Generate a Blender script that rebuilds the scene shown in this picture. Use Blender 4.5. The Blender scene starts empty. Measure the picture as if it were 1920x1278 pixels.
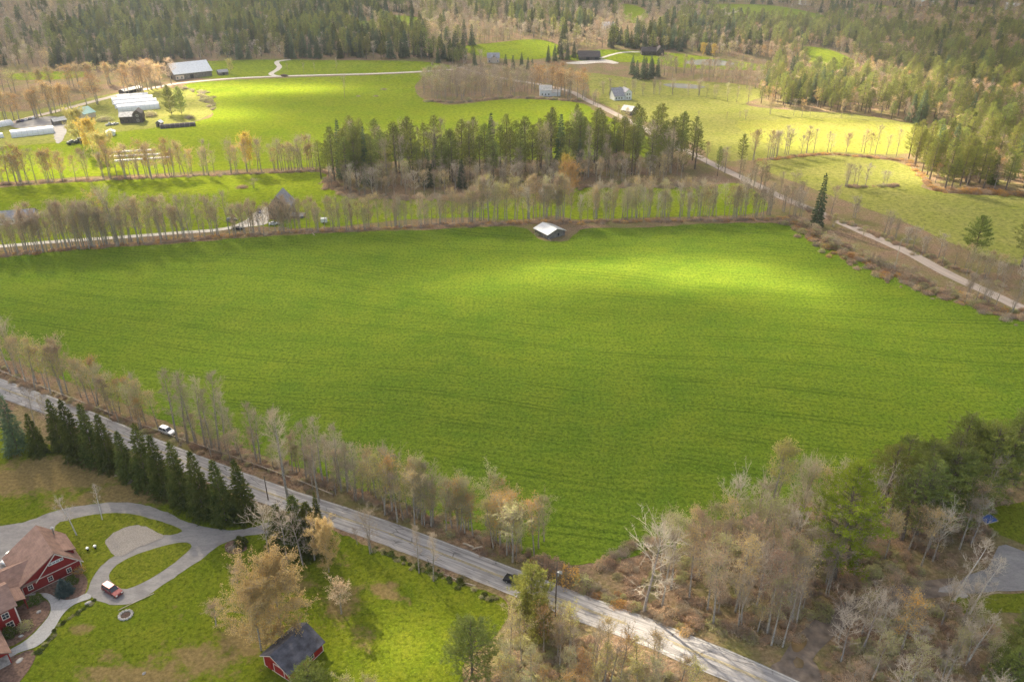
import bpy, math, random
import numpy as np
from mathutils import Vector, Matrix, noise
from mathutils.geometry import delaunay_2d_cdt
S = bpy.context.scene
COL = S.collection
R_ = math.radians
random.seed(7)

# ------------------------------------------------------------------ camera, sky, sun, exposure
F, TH, CH = 1493.0, R_(28), 122.0
cd = bpy.data.cameras.new('camera'); cam = bpy.data.objects.new('camera', cd); COL.objects.link(cam)
cam.location = (0, 0, CH); cam.rotation_euler = (R_(90 - 28), 0, 0)
cd.sensor_width = 36; cd.lens = 36 * F / 1920; cd.clip_end = 20000; cd.clip_start = 1
S.camera = cam
SUN_EL, SUN_AZ = 34, -36           # azimuth from +Y, clockwise
w = bpy.data.worlds.new('World'); S.world = w; w.use_nodes = True
nt = w.node_tree; nt.nodes.clear()
sky = nt.nodes.new('ShaderNodeTexSky'); sky.sky_type = 'NISHITA'; sky.sun_disc = False
sky.sun_elevation = R_(SUN_EL); sky.sun_rotation = R_(SUN_AZ); sky.air_density = 1.0; sky.dust_density = 3.0; sky.ozone_density = 1.0
bg = nt.nodes.new('ShaderNodeBackground'); bg.inputs[1].default_value = 0.15
wo = nt.nodes.new('ShaderNodeOutputWorld')
nt.links.new(sky.outputs[0], bg.inputs[0]); nt.links.new(bg.outputs[0], wo.inputs[0])
sd = bpy.data.lights.new('sun', 'SUN'); sun = bpy.data.objects.new('sun', sd); COL.objects.link(sun)
sd.energy = 5.0; sd.angle = R_(0.55); sd.color = (1.0, 0.89, 0.69)
SV = Vector((math.sin(R_(SUN_AZ)) * math.cos(R_(SUN_EL)), math.cos(R_(SUN_AZ)) * math.cos(R_(SUN_EL)), math.sin(R_(SUN_EL))))
sun.rotation_euler = SV.to_track_quat('Z', 'Y').to_euler()
sun.location = (-200, 300, 400)
S.view_settings.view_transform = 'Standard'; S.view_settings.look = 'None'
S.view_settings.exposure = 1.92; S.view_settings.gamma = 1.0
S.cycles.max_bounces = 5; S.cycles.diffuse_bounces = 2; S.cycles.glossy_bounces = 1; S.cycles.transmission_bounces = 2
S.cycles.volume_bounces = 0; S.cycles.transparent_max_bounces = 8
S.cycles.use_denoising = True; S.cycles.denoising_prefilter = 'NONE'

# ------------------------------------------------------------------ the lie of the land
def terr(x, y):
    t = y - 650.0
    raw = (0.058 - 0.012 * math.tanh(x / 400.0)) * (math.sqrt(t * t + 3600) + t) / 2 - 2.0
    k = min(1, max(0, (y - 560) / 300.0)); k = k * k * (3 - 2 * k)
    return k * (50 * math.tanh(max(raw, 0) / 50.0) + 5 * math.sin(x / 150 + 1) * math.sin(y / 130.0))
def ray(px, py):
    x = (px - 960) / F; y = -(py - 639) / F
    c, s = math.cos(TH), math.sin(TH)
    return Vector((x, c + y * s, -s + y * c))
def at(px, py, z=None):             # the spot of ground the photograph shows there
    d = ray(px, py)
    if z is not None:
        t = (z - CH) / d.z; return Vector((d.x * t, d.y * t, z))
    t = -CH / d.z if d.z < -.01 else 9000
    if d.y * t > 540:
        t0 = 500 / d.y; step = 4.0 / d.y
        while t0 * d.y < 6000:
            if CH + d.z * t0 < terr(d.x * t0, d.y * t0): break
            t0 += step
        lo, hi = t0 - step, t0
        for _ in range(8):
            m = (lo + hi) / 2
            if CH + d.z * m < terr(d.x * m, d.y * m): hi = m
            else: lo = m
        t = hi
    x, y = d.x * t, d.y * t
    return Vector((x, y, terr(x, y)))
def proj(x, y, z):
    c, s = math.cos(TH), math.sin(TH); z = z - CH
    dep = y * c - z * s; up = y * s + z * c
    return 960 + F * x / dep, 639 - F * up / dep
def hgt(px, py, px2, py2):           # height of what stands at the first spot and tops out at the second
    p = at(px, py); d = ray(px2, py2)
    return CH + d.z * p.y / d.y - p.z
def inside(px, py, poly):
    c = False; j = len(poly) - 1
    for i in range(len(poly)):
        xi, yi = poly[i]; xj, yj = poly[j]
        if (yi > py) != (yj > py) and px < (xj - xi) * (py - yi) / (yj - yi) + xi: c = not c
        j = i
    return c

# ------------------------------------------------------------------ object helpers
def tag(o, label=None, cat=None, group=None, kind=None):
    for k, v in (('label', label), ('category', cat), ('group', group), ('kind', kind)):
        if v: o[k] = v
    return o
def link(name, data, parent=None, loc=(0, 0, 0), rz=0):
    o = bpy.data.objects.new(name, data); COL.objects.link(o)
    if parent: o.parent = parent
    o.location = loc; o.rotation_euler = (0, 0, rz)
    return o
def thing(name, label, cat, loc, rz=0, group=None):
    return tag(link(name, None, None, loc, rz), label, cat, group)
class MB:
    def __init__(s): s.v = []; s.f = []; s.m = []; s.n = 0
    def add(s, v, f, m=0):
        v = np.asarray(v, float).reshape(-1, 3); s.v.append(v)
        for q in f: s.f.append(tuple(i + s.n for i in q)); s.m.append(m)
        s.n += len(v)
    def box(s, x0, y0, z0, x1, y1, z1, m=0):
        s.add([(x0, y0, z0), (x1, y0, z0), (x1, y1, z0), (x0, y1, z0), (x0, y0, z1), (x1, y0, z1), (x1, y1, z1), (x0, y1, z1)],
              [(3, 2, 1, 0), (4, 5, 6, 7), (0, 1, 5, 4), (1, 2, 6, 5), (2, 3, 7, 6), (3, 0, 4, 7)], m)
    def prism(s, pts, y0, y1, m=0, axis='y', tp=1.0):   # outline (a, z) extruded along y (or x)
        n = len(pts)
        if axis == 'y': v = [(a, y0, b) for a, b in pts] + [(a, y1, b) for a, b in pts]
        else: v = [(y0, a, b) for a, b in pts] + [(y1, a, b) for a, b in pts]
        s.add(v, [tuple(range(n)), tuple(range(2 * n - 1, n - 1, -1))] + [((i + 1) % n, i, n + i, n + (i + 1) % n) for i in range(n)], m)
    def tube(s, pts, rad, k=6, m=0):
        pts = [Vector(p) for p in pts]; rings = []
        for i, p in enumerate(pts):
            t = (pts[min(i + 1, len(pts) - 1)] - pts[max(i - 1, 0)]).normalized()
            a = t.cross(Vector((0.3, 1, 0.1)) if abs(t.y) < .9 else Vector((1, 0, 0))).normalized(); b = t.cross(a)
            rings += [p + (a * math.cos(2 * math.pi * j / k) + b * math.sin(2 * math.pi * j / k)) * rad[i] for j in range(k)]
        f = []
        for i in range(len(pts) - 1):
            for j in range(k): f.append((i * k + j, i * k + (j + 1) % k, (i + 1) * k + (j + 1) % k, (i + 1) * k + j))
        f.append(tuple(range(k - 1, -1, -1))); f.append(tuple((len(pts) - 1) * k + j for j in range(k)))
        s.add([tuple(r) for r in rings], f, m)
    def cyl(s, x, y, z0, z1, r0, r1=None, k=12, m=0): s.tube([(x, y, z0), (x, y, z1)], [r0, r1 if r1 is not None else r0], k, m)
    def blades(s, P, D, wd, m=0):        # slender triangles from P along D (numpy n,3)
        P = np.asarray(P, float); D = np.asarray(D, float); n = len(P)
        if not n: return
        rnd = np.random.RandomState(n).normal(size=(n, 3)); side = np.cross(D, rnd)
        side /= np.linalg.norm(side, axis=1)[:, None] + 1e-9
        side = side * (np.asarray(wd).reshape(-1, 1) if np.ndim(wd) else wd) / 2
        v = np.stack([P - side, P + side, P + D], 1).reshape(-1, 3)
        s.v.append(v); b = s.n
        s.f += [(b + 3 * i, b + 3 * i + 1, b + 3 * i + 2) for i in range(n)]; s.m += [m] * n; s.n += 3 * n
    def leaves(s, P, sz, m=0, rs=1, flat=0.0):
        P = np.asarray(P, float); n = len(P)
        if not n: return
        r = np.random.RandomState(rs); a = r.normal(size=(n, 3)); b = r.normal(size=(n, 3))
        a /= np.linalg.norm(a, axis=1)[:, None]; b = np.cross(a, b); b /= np.linalg.norm(b, axis=1)[:, None]
        a[:, 2] *= 1 - flat; b[:, 2] *= 1 - flat
        k = (sz * r.uniform(.6, 1.3, n))[:, None] / 2
        v = np.stack([P - a * k, P + b * k * .7, P + a * k, P - b * k * .7], 1).reshape(-1, 3)
        s.v.append(v); q = s.n
        s.f += [(q + 4 * i, q + 4 * i + 1, q + 4 * i + 2, q + 4 * i + 3) for i in range(n)]; s.m += [m] * n; s.n += 4 * n
    def mesh(s, name, mats):
        me = bpy.data.meshes.new(name)
        me.from_pydata(np.concatenate(s.v).tolist() if s.v else [], [], s.f)
        for mm in (mats if isinstance(mats, (list, tuple)) else [mats]): me.materials.append(mm)
        me.polygons.foreach_set('material_index', s.m)
        me.update(); return me
    def obj(s, name, mats, parent=None, loc=(0, 0, 0), rz=0): return link(name, s.mesh(name, mats), parent, loc, rz)

# ------------------------------------------------------------------ materials
class NT:
    def __init__(s, name):
        s.m = bpy.data.materials.new(name); s.m.use_nodes = True; s.t = s.m.node_tree; s.t.nodes.clear()
        s.out = s.t.nodes.new('ShaderNodeOutputMaterial'); s.geo = s.t.nodes.new('ShaderNodeNewGeometry').outputs['Position']
    def n(s, typ, ins=None, **kw):
        nd = s.t.nodes.new(typ)
        for k, v in kw.items(): setattr(nd, k, v)
        for k, v in (ins or {}).items():
            if hasattr(v, 'is_linked') or isinstance(v, bpy.types.NodeSocket): s.t.links.new(v, nd.inputs[k])
            else: nd.inputs[k].default_value = v
        return nd
    def noise(s, scale, vec=None, detail=3, rough=.55, dist=0.0):
        return s.n('ShaderNodeTexNoise', {'Vector': vec or s.geo, 'Scale': scale, 'Detail': detail, 'Roughness': rough, 'Distortion': dist}).outputs[0]
    def mapr(s, v, a, b, c=0., d=1.):
        return s.n('ShaderNodeMapRange', {0: v, 1: a, 2: b, 3: c, 4: d}).outputs[0]
    def mix(s, f, a, b, mode='MIX'):
        nd = s.t.nodes.new('ShaderNodeMix'); nd.data_type = 'RGBA'; nd.blend_type = mode
        for k, v in ((0, f), (6, a), (7, b)):
            if isinstance(v, bpy.types.NodeSocket): s.t.links.new(v, nd.inputs[k])
            else: nd.inputs[k].default_value = (tuple(v) + (1,)) if k else v
        return nd.outputs[2]
    def math(s, op, a, b=0.0):
        nd = s.t.nodes.new('ShaderNodeMath'); nd.operation = op
        for k, v in ((0, a), (1, b)):
            if isinstance(v, bpy.types.NodeSocket): s.t.links.new(v, nd.inputs[k])
            else: nd.inputs[k].default_value = v
        return nd.outputs[0]
    def scalev(s, v, sx, sy, sz=1., rz=0.):
        return s.n('ShaderNodeMapping', {'Vector': v, 'Rotation': (0, 0, rz), 'Scale': (sx, sy, sz)}).outputs[0]
    def attr(s, name): return s.n('ShaderNodeAttribute', attribute_name=name).outputs['Fac']
    def uv(s): return s.n('ShaderNodeTexCoord').outputs['UV']
    def bump(s, h, dist, strength=1.0): return s.n('ShaderNodeBump', {'Height': h, 'Distance': dist, 'Strength': strength}).outputs[0]
    def end(s, sh): s.t.links.new(sh, s.out.inputs[0]); return s.m
    def bsdf(s, col, rough=.9, normal=None, metal=0., spec=.3):
        d = {'Roughness': rough, 'Metallic': metal, 'Specular IOR Level': spec}
        d['Base Color'] = col if isinstance(col, bpy.types.NodeSocket) else tuple(col) + (1,)
        if normal: d['Normal'] = normal
        return s.end(s.n('ShaderNodeBsdfPrincipled', d).outputs[0])
def plain(name, col, rough=.7, var=.15, scale=1.5, metal=0., spec=.3):
    t = NT(name); c2 = tuple(max(0, c * (1 - var)) for c in col); c1 = tuple(min(1, c * (1 + var)) for c in col)
    return t.bsdf(t.mix(t.mapr(t.noise(scale, detail=4), .3, .7), c2, c1), rough, None, metal, spec)
def boards(name, col, pitch=.25, rough=.75, metal=0., horiz=True, var=.12, dep=.02):
    t = NT(name)
    tc = t.n('ShaderNodeTexCoord').outputs['Object']
    sp = t.n('ShaderNodeSeparateXYZ', {0: tc})
    c = sp.outputs[2] if horiz else t.math('ADD', sp.outputs[0], sp.outputs[1])
    saw = t.math('FRACT', t.math('DIVIDE', c, pitch))
    g = t.mapr(t.noise(.8, detail=5), .3, .7)
    base = t.mix(g, tuple(x * (1 - var) for x in col), tuple(min(1, x * (1 + var)) for x in col))
    base = t.mix(t.mapr(saw, 0, .1, .55, 0.), base, tuple(x * .45 for x in col))
    return t.bsdf(base, rough, t.bump(saw, dep), metal)
def grass(name, ca, cb, cc, tuft=.9, rows=None, bump=.35, attrs=False, dry=(.30, .22, .09), rough=.9, rowamt=.35, patch=.02, tram=False):
    t = NT(name)
    big = t.mapr(t.noise(patch, detail=5, rough=.6), .35, .65)
    mid = t.mapr(t.noise(patch * 6, detail=5, rough=.65), .35, .68)
    fine = t.noise(tuft, detail=4, rough=.7)
    c = t.mix(big, ca, cb); c = t.mix(t.math('MULTIPLY', mid, .75), c, cc)
    h = fine
    if rows:
        ang, sp_, bend = rows
        v = t.scalev(t.geo, 1, 1, 1, ang)
        warp = t.n('ShaderNodeVectorMath', {0: t.geo, 1: t.n('ShaderNodeVectorMath', {0: t.n('ShaderNodeTexNoise', {'Vector': t.geo, 'Scale': .006, 'Detail': 1.}).outputs[1], 1: (60, 60, 0)}, operation='MULTIPLY').outputs[0]}, operation='ADD').outputs[0]
        st = t.noise(1.0, t.scalev(warp, .05, .55, 1, ang), 5, .75)
        h = t.math('ADD', h, t.math('MULTIPLY', st, rowamt * 1.6))
        c = t.mix(t.mapr(st, .42, .7, 0, .35), c, tuple(x * 1.35 for x in cc))
        if tram:
            yy = t.n('ShaderNodeSeparateXYZ', {0: t.scalev(warp, 1, 1, 1, ang)}).outputs[1]
            gate = t.mapr(t.noise(.02, detail=4, rough=.7), 0.42, .58, .15, 1.)
            for per, ph, wd, k in ((15.0, 0., .035, .75), (15.0, .13, .035, .75), (2.6, 0., .35, .14), (7.9, .3, .12, .30)):
                fr_ = t.math('FRACT', t.math('ADD', t.math('DIVIDE', yy, per), ph)); d_ = t.math('ABSOLUTE', t.math('SUBTRACT', fr_, .5))
                c = t.mix(t.math('MULTIPLY', gate, t.mapr(d_, 0, wd, k, 0.)), c, tuple(x * .5 for x in ca))
    c = t.mix(t.mapr(fine, .34, .56, .75, 0.), c, tuple(x * .40 for x in ca))  # shading of the tufts painted into the colour, on top of the bump
    c = t.mix(t.mapr(t.noise(tuft * 1.9, detail=3, rough=.7), .52, .68, 0, .6), c, tuple(min(1, x * 1.6) for x in cb))  # bright flecks of that tuft shading, also put into the colour
    if attrs:
        a = t.attr('dry')
        k = t.mapr(t.math('ADD', a, t.math('MULTIPLY', t.math('SUBTRACT', t.noise(.35, detail=6, rough=.72), .5), 1.5)), .35, .62)
        dc = t.mix(t.mapr(t.noise(1.3, detail=5, rough=.7), .35, .65), dry, tuple(x * .52 for x in dry))
        c = t.mix(k, c, dc)
    d = t.n('ShaderNodeBsdfDiffuse', {'Color': c, 'Normal': t.bump(h, bump)}).outputs[0]
    return t.end(d)
def foliage(name, ca, cb, trans=.3, nscale=.25, objvar=.3):
    t = NT(name)
    k = t.mapr(t.noise(nscale, detail=4, rough=.7), .35, .65)
    c = t.mix(k, ca, cb)
    rnd = t.n('ShaderNodeObjectInfo').outputs['Random']
    hs = t.n('ShaderNodeHueSaturation', {'Hue': t.mapr(rnd, 0, 1, .5 - .03 * objvar, .5 + .03 * objvar), 'Saturation': 1.0, 'Value': t.mapr(rnd, 0, 1, 1 - objvar * .6, 1 + objvar * .5), 'Color': c}).outputs[0]
    a = t.n('ShaderNodeBsdfDiffuse', {'Color': hs}).outputs[0]; b = t.n('ShaderNodeBsdfTranslucent', {'Color': hs}).outputs[0]
    return t.end(t.n('ShaderNodeMixShader', {0: trans, 1: a, 2: b}).outputs[0])

M = {}
M['ground'] = (lambda t: t.end(t.n('ShaderNodeBsdfDiffuse', {'Color': t.mix(t.mapr(t.noise(.06, detail=6, rough=.7), .42, .62, 0, .7), t.mix(t.mapr(t.noise(1.1, detail=6, rough=.75), .35, .65), (.16, .10, .06), (.42, .29, .19)), (.19, .20, .055)), 'Normal': t.bump(t.noise(1.2, detail=4, rough=.7), .5)}).outputs[0]))(NT('leaf litter'))
M['field'] = grass('field grass', (.098, .180, .018), (.158, .240, .020), (.222, .270, .026), tuft=1.0, rows=(R_(12), 9.0, 5.0), bump=.45, patch=.012, tram=True)
M['pasture'] = grass('pasture grass', (.165, .245, .010), (.205, .27, .012), (.26, .28, .022), tuft=.45, rows=(R_(-6), 14.0, 5.0), bump=.25, patch=.008, rowamt=.2)
M['meadow'] = grass('pale meadow grass', (.22, .25, .045), (.26, .265, .055), (.33, .30, .10), tuft=.45, rows=(R_(4), 14.0, 5.0), bump=.25, patch=.010, rowamt=.2)
M['straw'] = grass('straw meadow', (.31, .30, .06), (.38, .34, .09), (.24, .28, .04), tuft=.5, rows=(R_(4), 14.0, 5.0), bump=.2, patch=.012, rowamt=.2)
M['lawn'] = grass('lawn grass', (.105, .150, .010), (.145, .185, .012), (.20, .21, .02), tuft=1.1, bump=.22, attrs=True, patch=.03)
M['islandlawn'] = grass('lawn island grass', (.13, .165, .012), (.18, .205, .018), (.22, .22, .03), tuft=1.2, bump=.18, patch=.08)
def road_mat(name, c0, c1, streak=.5, crack=True, flat=False):
    t = NT(name); uv = t.scalev(t.geo, 6, .35) if flat else t.uv()
    st = t.noise(1.0, t.scalev(uv, .035, 1.4), 6, .72); st2 = t.noise(1., t.scalev(uv, .25, 7.), 5, .7)
    c = t.mix(t.mapr(st, .40, .62), c0, c1)
    c = t.mix(t.mapr(st2, .50, .66, 0, streak), c, tuple(x * .45 for x in c0))
    c = t.mix(t.mapr(t.noise(.22, detail=5), .55, .7, 0, .45), c, tuple(x * .55 for x in c0))
    if crack:
        v = t.n('ShaderNodeTexVoronoi', {'Vector': t.scalev(uv, .22, .8), 'Scale': 1.0, 'Randomness': 1.0}, feature='DISTANCE_TO_EDGE').outputs[0]
        gate = t.mapr(t.noise(.12, detail=3), .45, .6)
        c = t.mix(t.math('MULTIPLY', gate, t.mapr(v, .0, .05, .75, 0.)), c, (.06, .055, .055))
    return t.bsdf(c, .85, t.bump(t.noise(6, detail=3), .02))
M['asphalt'] = road_mat('worn asphalt', (.33, .305, .29), (.60, .56, .53))
M['drive'] = road_mat('driveway asphalt', (.27, .25, .24), (.35, .325, .305), streak=.3, crack=False, flat=True)
M['dirt'] = road_mat('dirt road', (.42, .34, .28), (.54, .45, .38), streak=.2, crack=False)
M['gravel'] = plain('pale gravel', (.62, .56, .48), .95, .25, 1.)
M['gravelpatch'] = plain('rough gravel', (.34, .30, .26), .95, .3, 5.0)
M['mud'] = plain('mud track', (.20, .155, .12), .8, .4, .5)
M['mulch'] = plain('bark mulch', (.17, .105, .075), .95, .5, 2.)
M['flag'] = (lambda t: t.bsdf(t.mix(t.mapr(t.n('ShaderNodeTexVoronoi', {'Vector': t.geo, 'Scale': 1.1}, feature='DISTANCE_TO_EDGE').outputs[0], 0, .06, .5, 0.), t.mix(t.noise(1.2, detail=5), (.34, .33, .33), (.52, .50, .47)), (.2, .19, .17)), .8))(NT('flagstones'))
M['water'] = (lambda t: t.bsdf((.30, .30, .27), .12, t.bump(t.noise(.6, detail=3), .05), 0, .8))(NT('pond water'))
M['puddle'] = (lambda t: t.bsdf((.20, .13, .06), .15, None, 0, .6))(NT('muddy water'))
M['red'] = boards('red clapboard', (.30, .022, .018), .16)
M['redshed'] = boards('red board siding', (.34, .018, .012), .3, horiz=False)
M['white'] = plain('white trim', (.80, .77, .70), .5, .08)
M['cream'] = plain('pinkish trim', (.74, .62, .52), .6, .1)
M['whiteside'] = boards('white clapboard', (.84, .84, .83), .2, var=.06)
M['brownroof'] = boards('brown shingles', (.30, .185, .145), .22, .9, var=.25, dep=.01)
M['greyroof'] = boards('slate grey shingles', (.125, .12, .14), .25, .85, var=.45, dep=.012)
M['palegreyroof'] = boards('grey shingles', (.34, .33, .36), .3, .8, var=.25)
M['metalroof'] = boards('galvanised roof', (.72, .73, .74), .6, .35, 0.25, False, .12)
M['oldmetal'] = boards('weathered pale roof', (.66, .62, .58), .6, .5, 0.0, False, .3)
M['tealroof'] = boards('pale teal roof', (.30, .52, .47), .5, .5, 0., False, .12)
M['oldwood'] = boards('weathered grey boards', (.21, .18, .155), .28, .9, 0., False, .4)
M['darkwood'] = boards('dark stained boards', (.10, .08, .07), .3, .9, 0., False, .4)
M['darkroof'] = boards('dark roof', (.085, .07, .07), .3, .9, 0., True, .3)
M['poly'] = plain('white greenhouse film', (.85, .85, .85), .35, .05, .3)
M['glass'] = plain('window glass', (.03, .035, .045), .12, .3, .5, 0, .9)
M['dark'] = plain('dark opening', (.015, .014, .013), .8)
M['pole'] = plain('weathered pole wood', (.17, .13, .105), .9, .3, 3.)
M['palewood'] = plain('pale bleached wood', (.55, .45, .34), .8, .2, 2.)
M['steel'] = plain('galvanised steel', (.45, .45, .43), .4, .15, 2., .6)
M['stone'] = plain('field stone', (.40, .37, .34), .9, .35, 2.)
M['char'] = plain('charcoal and ash', (.10, .065, .05), .95, .6, 3.)
M['tyre'] = plain('tyre rubber', (.02, .02, .02), .85)
M['chrome'] = plain('wheel alloy', (.5, .5, .5), .3, .1, 1., .8)
M['lampglass'] = plain('lamp lens', (.75, .75, .72), .15, .05, 1., 0, .8)
M['taillamp'] = plain('tail lamp', (.4, .02, .02), .2, .05, 1., 0, .8)
M['blue'] = plain('blue tarpaulin', (.05, .10, .30), .5, .2, 1.)
M['yellowline'] = plain('worn yellow paint', (.52, .42, .20), .8, .35, 2.)
M['whiteline'] = plain('worn white paint', (.66, .64, .58), .8, .25, 2.)
M['soil'] = plain('tilled soil', (.24, .17, .13), .95, .3, 1.)
for nm, c in (('silverpaint', (.72, .73, .76)), ('redpaint', (.22, .035, .035)), ('blackpaint', (.025, .028, .035)), ('bluepaint', (.05, .07, .18)), ('whitepaint', (.8, .8, .8)), ('greypaint', (.16, .17, .19))):
    M[nm] = plain(nm, c, .28, .03, 1., .25, .6)
M['bark'] = plain('grey bark', (.38, .33, .27), .95, .4, 3.)
M['palebark'] = plain('pale bark', (.36, .31, .27), .95, .3, 3.)
M['darkbark'] = plain('dark bark', (.19, .145, .11), .95, .4, 3.)
M['birchbark'] = plain('white birch bark', (.74, .70, .66), .8, .3, 2.5)
M['needle'] = foliage('pine needles', (.19, .22, .06), (.35, .38, .10), .45, .3, .45)
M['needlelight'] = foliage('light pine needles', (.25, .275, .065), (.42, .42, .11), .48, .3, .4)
M['needlelime'] = foliage('lime pine needles', (.26, .33, .03), (.44, .50, .06), .45, .3, .2)
M['sprucen'] = foliage('spruce needles', (.08, .105, .025), (.21, .23, .055), .4, .35, .35)
M['sprucefar'] = foliage('blue green needles', (.11, .15, .085), (.22, .27, .14), .4, .15, .5)
M['twig'] = foliage('bare twigs', (.44, .355, .265), (.60, .50, .38), .4, .2, .35)
M['paletwig'] = foliage('pale twigs', (.58, .49, .39), (.76, .66, .54), .35, .3, .25)
M['purpletwig'] = foliage('purplish twigs', (.24, .14, .15), (.34, .21, .20), .15, .2, .3)
M['bud_tan'] = foliage('tan buds', (.64, .46, .22), (.74, .56, .28), .45, .2, .35)
M['bud_orange'] = foliage('orange buds', (.70, .39, .12), (.76, .48, .17), .45, .2, .35)
M['bud_yellow'] = foliage('yellow green buds', (.66, .60, .18), (.74, .68, .24), .5, .2, .3)
M['bud_olive'] = foliage('olive buds', (.52, .50, .22), (.62, .58, .30), .45, .2, .35)
M['bud_gold'] = foliage('golden catkins', (.74, .52, .08), (.78, .60, .14), .5, .3, .2)
M['bud_goldtan'] = foliage('golden tan buds', (.70, .52, .24), (.80, .60, .26), .5, .12, .15)
M['bud_pink'] = foliage('pinkish buds', (.60, .41, .27), (.70, .50, .34), .4, .2, .35)
M['shrubgreen'] = foliage('shrub leaves', (.10, .14, .025), (.20, .24, .05), .35, .6, .3)
M['bluespruce'] = foliage('blue grey needles', (.07, .105, .10), (.13, .17, .15), .25, .8, .1)

# ------------------------------------------------------------------ ground sheets
def grid_ground():
    xs = sorted(set([-9000, -6000, -4000, -3000, -2200] + list(range(-1700, 1701, 20)) + [2200, 3000, 4000, 6000, 9000]))
    ys = sorted(set([-3000, -1000, -300, 0, 200, 400] + list(range(500, 1701, 12)) + [1800, 2000, 2400, 3000, 4000, 6000, 9000]))
    v = [(x, y, terr(x, y) if y > 500 else 0) for y in ys for x in xs]; n = len(xs)
    f = [(j * n + i, j * n + i + 1, (j + 1) * n + i + 1, (j + 1) * n + i) for j in range(len(ys) - 1) for i in range(n - 1)]
    b = MB(); b.add(v, f); me = b.mesh('ground', M['ground'])
    me.polygons.foreach_set('use_smooth', [True] * len(me.polygons))
    return tag(link('ground', me), kind='structure', label='brown leaf litter ground under the woods and hedgerows')
grid_ground()
def smooth_poly(pts, step):
    out = []; n = len(pts)
    for i in range(n):
        p0, p1, p2, p3 = pts[i - 1], pts[i], pts[(i + 1) % n], pts[(i + 2) % n]
        L = math.hypot(p2[0] - p1[0], p2[1] - p1[1]); k = max(1, int(L / step))
        for j in range(k):
            t = j / k
            out.append(tuple(.5 * ((2 * p1[a]) + (-p0[a] + p2[a]) * t + (2 * p0[a] - 5 * p1[a] + 4 * p2[a] - p3[a]) * t * t + (-p0[a] + 3 * p1[a] - 3 * p2[a] + p3[a]) * t ** 3) for a in (0, 1)))
    return out
def sheet(name, pxpoly, mat, dz, label=None, jit=.4, step=2.0, inner=None, blobs=None, kind='structure', smooth=True):
    w0 = [at(*p) for p in pxpoly]; w0 = [(p.x, p.y) for p in w0]
    pts = smooth_poly(w0, step) if smooth else w0
    q = []
    for x, y in pts:
        if jit: x += jit * 2 * (noise.noise((x * .25, y * .25, 3.1)) + .6 * noise.noise((x * .9, y * .9, 7.))); y += jit * 2 * (noise.noise((x * .25, y * .25, 9.7)) + .6 * noise.noise((x * .9, y * .9, 1.)))
        q.append((x, y))
    nb = len(q); vs = [Vector(p) for p in q]
    ed = [(i, (i + 1) % nb) for i in range(nb)]
    xs = [p[0] for p in q]; ys = [p[1] for p in q]
    if inner is None and max(ys) > 540: inner = 16.
    if inner:
        x = min(xs) + inner / 2
        while x < max(xs):
            y = min(ys) + inner / 2
            while y < max(ys):
                if inside(x, y, q): vs.append(Vector((x, y)))
                y += inner
            x += inner
    r = delaunay_2d_cdt(vs, ed, [tuple(range(nb))], 1, 1e-4)
    vv = [(p.x, p.y, terr(p.x, p.y) + dz) for p in r[0]]
    me = bpy.data.meshes.new(name); me.from_pydata(vv, [], [tuple(f) for f in r[2]]); me.materials.append(mat)
    if me.polygons and me.polygons[0].normal.z < 0: me.flip_normals()
    if max(ys) > 540: me.polygons.foreach_set('use_smooth', [True] * len(me.polygons))
    if blobs is not None:
        a = me.attributes.new('dry', 'FLOAT', 'POINT')
        vals = []
        for x, y, z in vv:
            s = 0
            for bx, by, rx, ry, k in blobs: s = max(s, k * math.exp(-((x - bx) / rx) ** 2 - ((y - by) / ry) ** 2))
            vals.append(s)
        a.data.foreach_set('value', vals)
    me.update()
    return tag(link(name, me), label, kind=kind)
def ribbon(name, px, width, mat, dz, label=None, off=0., step=2.0, kind='structure', world=False, gaps=None):
    w0 = px if world else [at(*p) for p in px]; w0 = [(p[0], p[1]) for p in w0]
    pts = []
    for i in range(len(w0) - 1):
        p0, p1, p2, p3 = w0[max(i - 1, 0)], w0[i], w0[i + 1], w0[min(i + 2, len(w0) - 1)]
        k = max(1, int(math.hypot(p2[0] - p1[0], p2[1] - p1[1]) / step))
        for j in range(k):
            t = j / k
            pts.append(tuple(.5 * ((2 * p1[a]) + (-p0[a] + p2[a]) * t + (2 * p0[a] - 5 * p1[a] + 4 * p2[a] - p3[a]) * t * t + (-p0[a] + 3 * p1[a] - 3 * p2[a] + p3[a]) * t ** 3) for a in (0, 1)))
    pts.append(w0[-1])
    b = MB(); vs = []; uvs = []; s = 0; nseg = 4 if width > 1.5 else 1
    for i, p in enumerate(pts):
        a, c = pts[max(i - 1, 0)], pts[min(i + 1, len(pts) - 1)]
        d = Vector((c[0] - a[0], c[1] - a[1])).normalized(); nx, ny = -d.y, d.x
        if i: s += math.hypot(p[0] - pts[i - 1][0], p[1] - pts[i - 1][1])
        for k in range(nseg + 1):
            o = off + width * (k / nseg - .5)
            if k in (0, nseg) and width > 1.5: o += .25 * noise.noise((s * .3, k * 9., off + 2.)) * (1 if k else -1)
            x, y = p[0] + nx * o, p[1] + ny * o
            vs.append((x, y, terr(x, y) + dz)); uvs.append((s, o))
    f = []
    for i in range(len(pts) - 1):
        if gaps and gaps(i): continue
        for k in range(nseg):
            q = i * (nseg + 1) + k; f.append((q + nseg + 1, q, q + 1, q + nseg + 2))
    f = [tuple(reversed(q)) for q in f]
    b.add(vs, f); me = b.mesh(name, mat)
    if me.polygons[0].normal.z < 0: me.flip_normals()
    ul = me.uv_layers.new(name='UVMap')
    li = np.zeros(len(me.loops), int); me.loops.foreach_get('vertex_index', li)
    ul.data.foreach_set('uv', np.array(uvs)[li].ravel())
    return tag(link(name, me), label, kind=kind), pts

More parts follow.
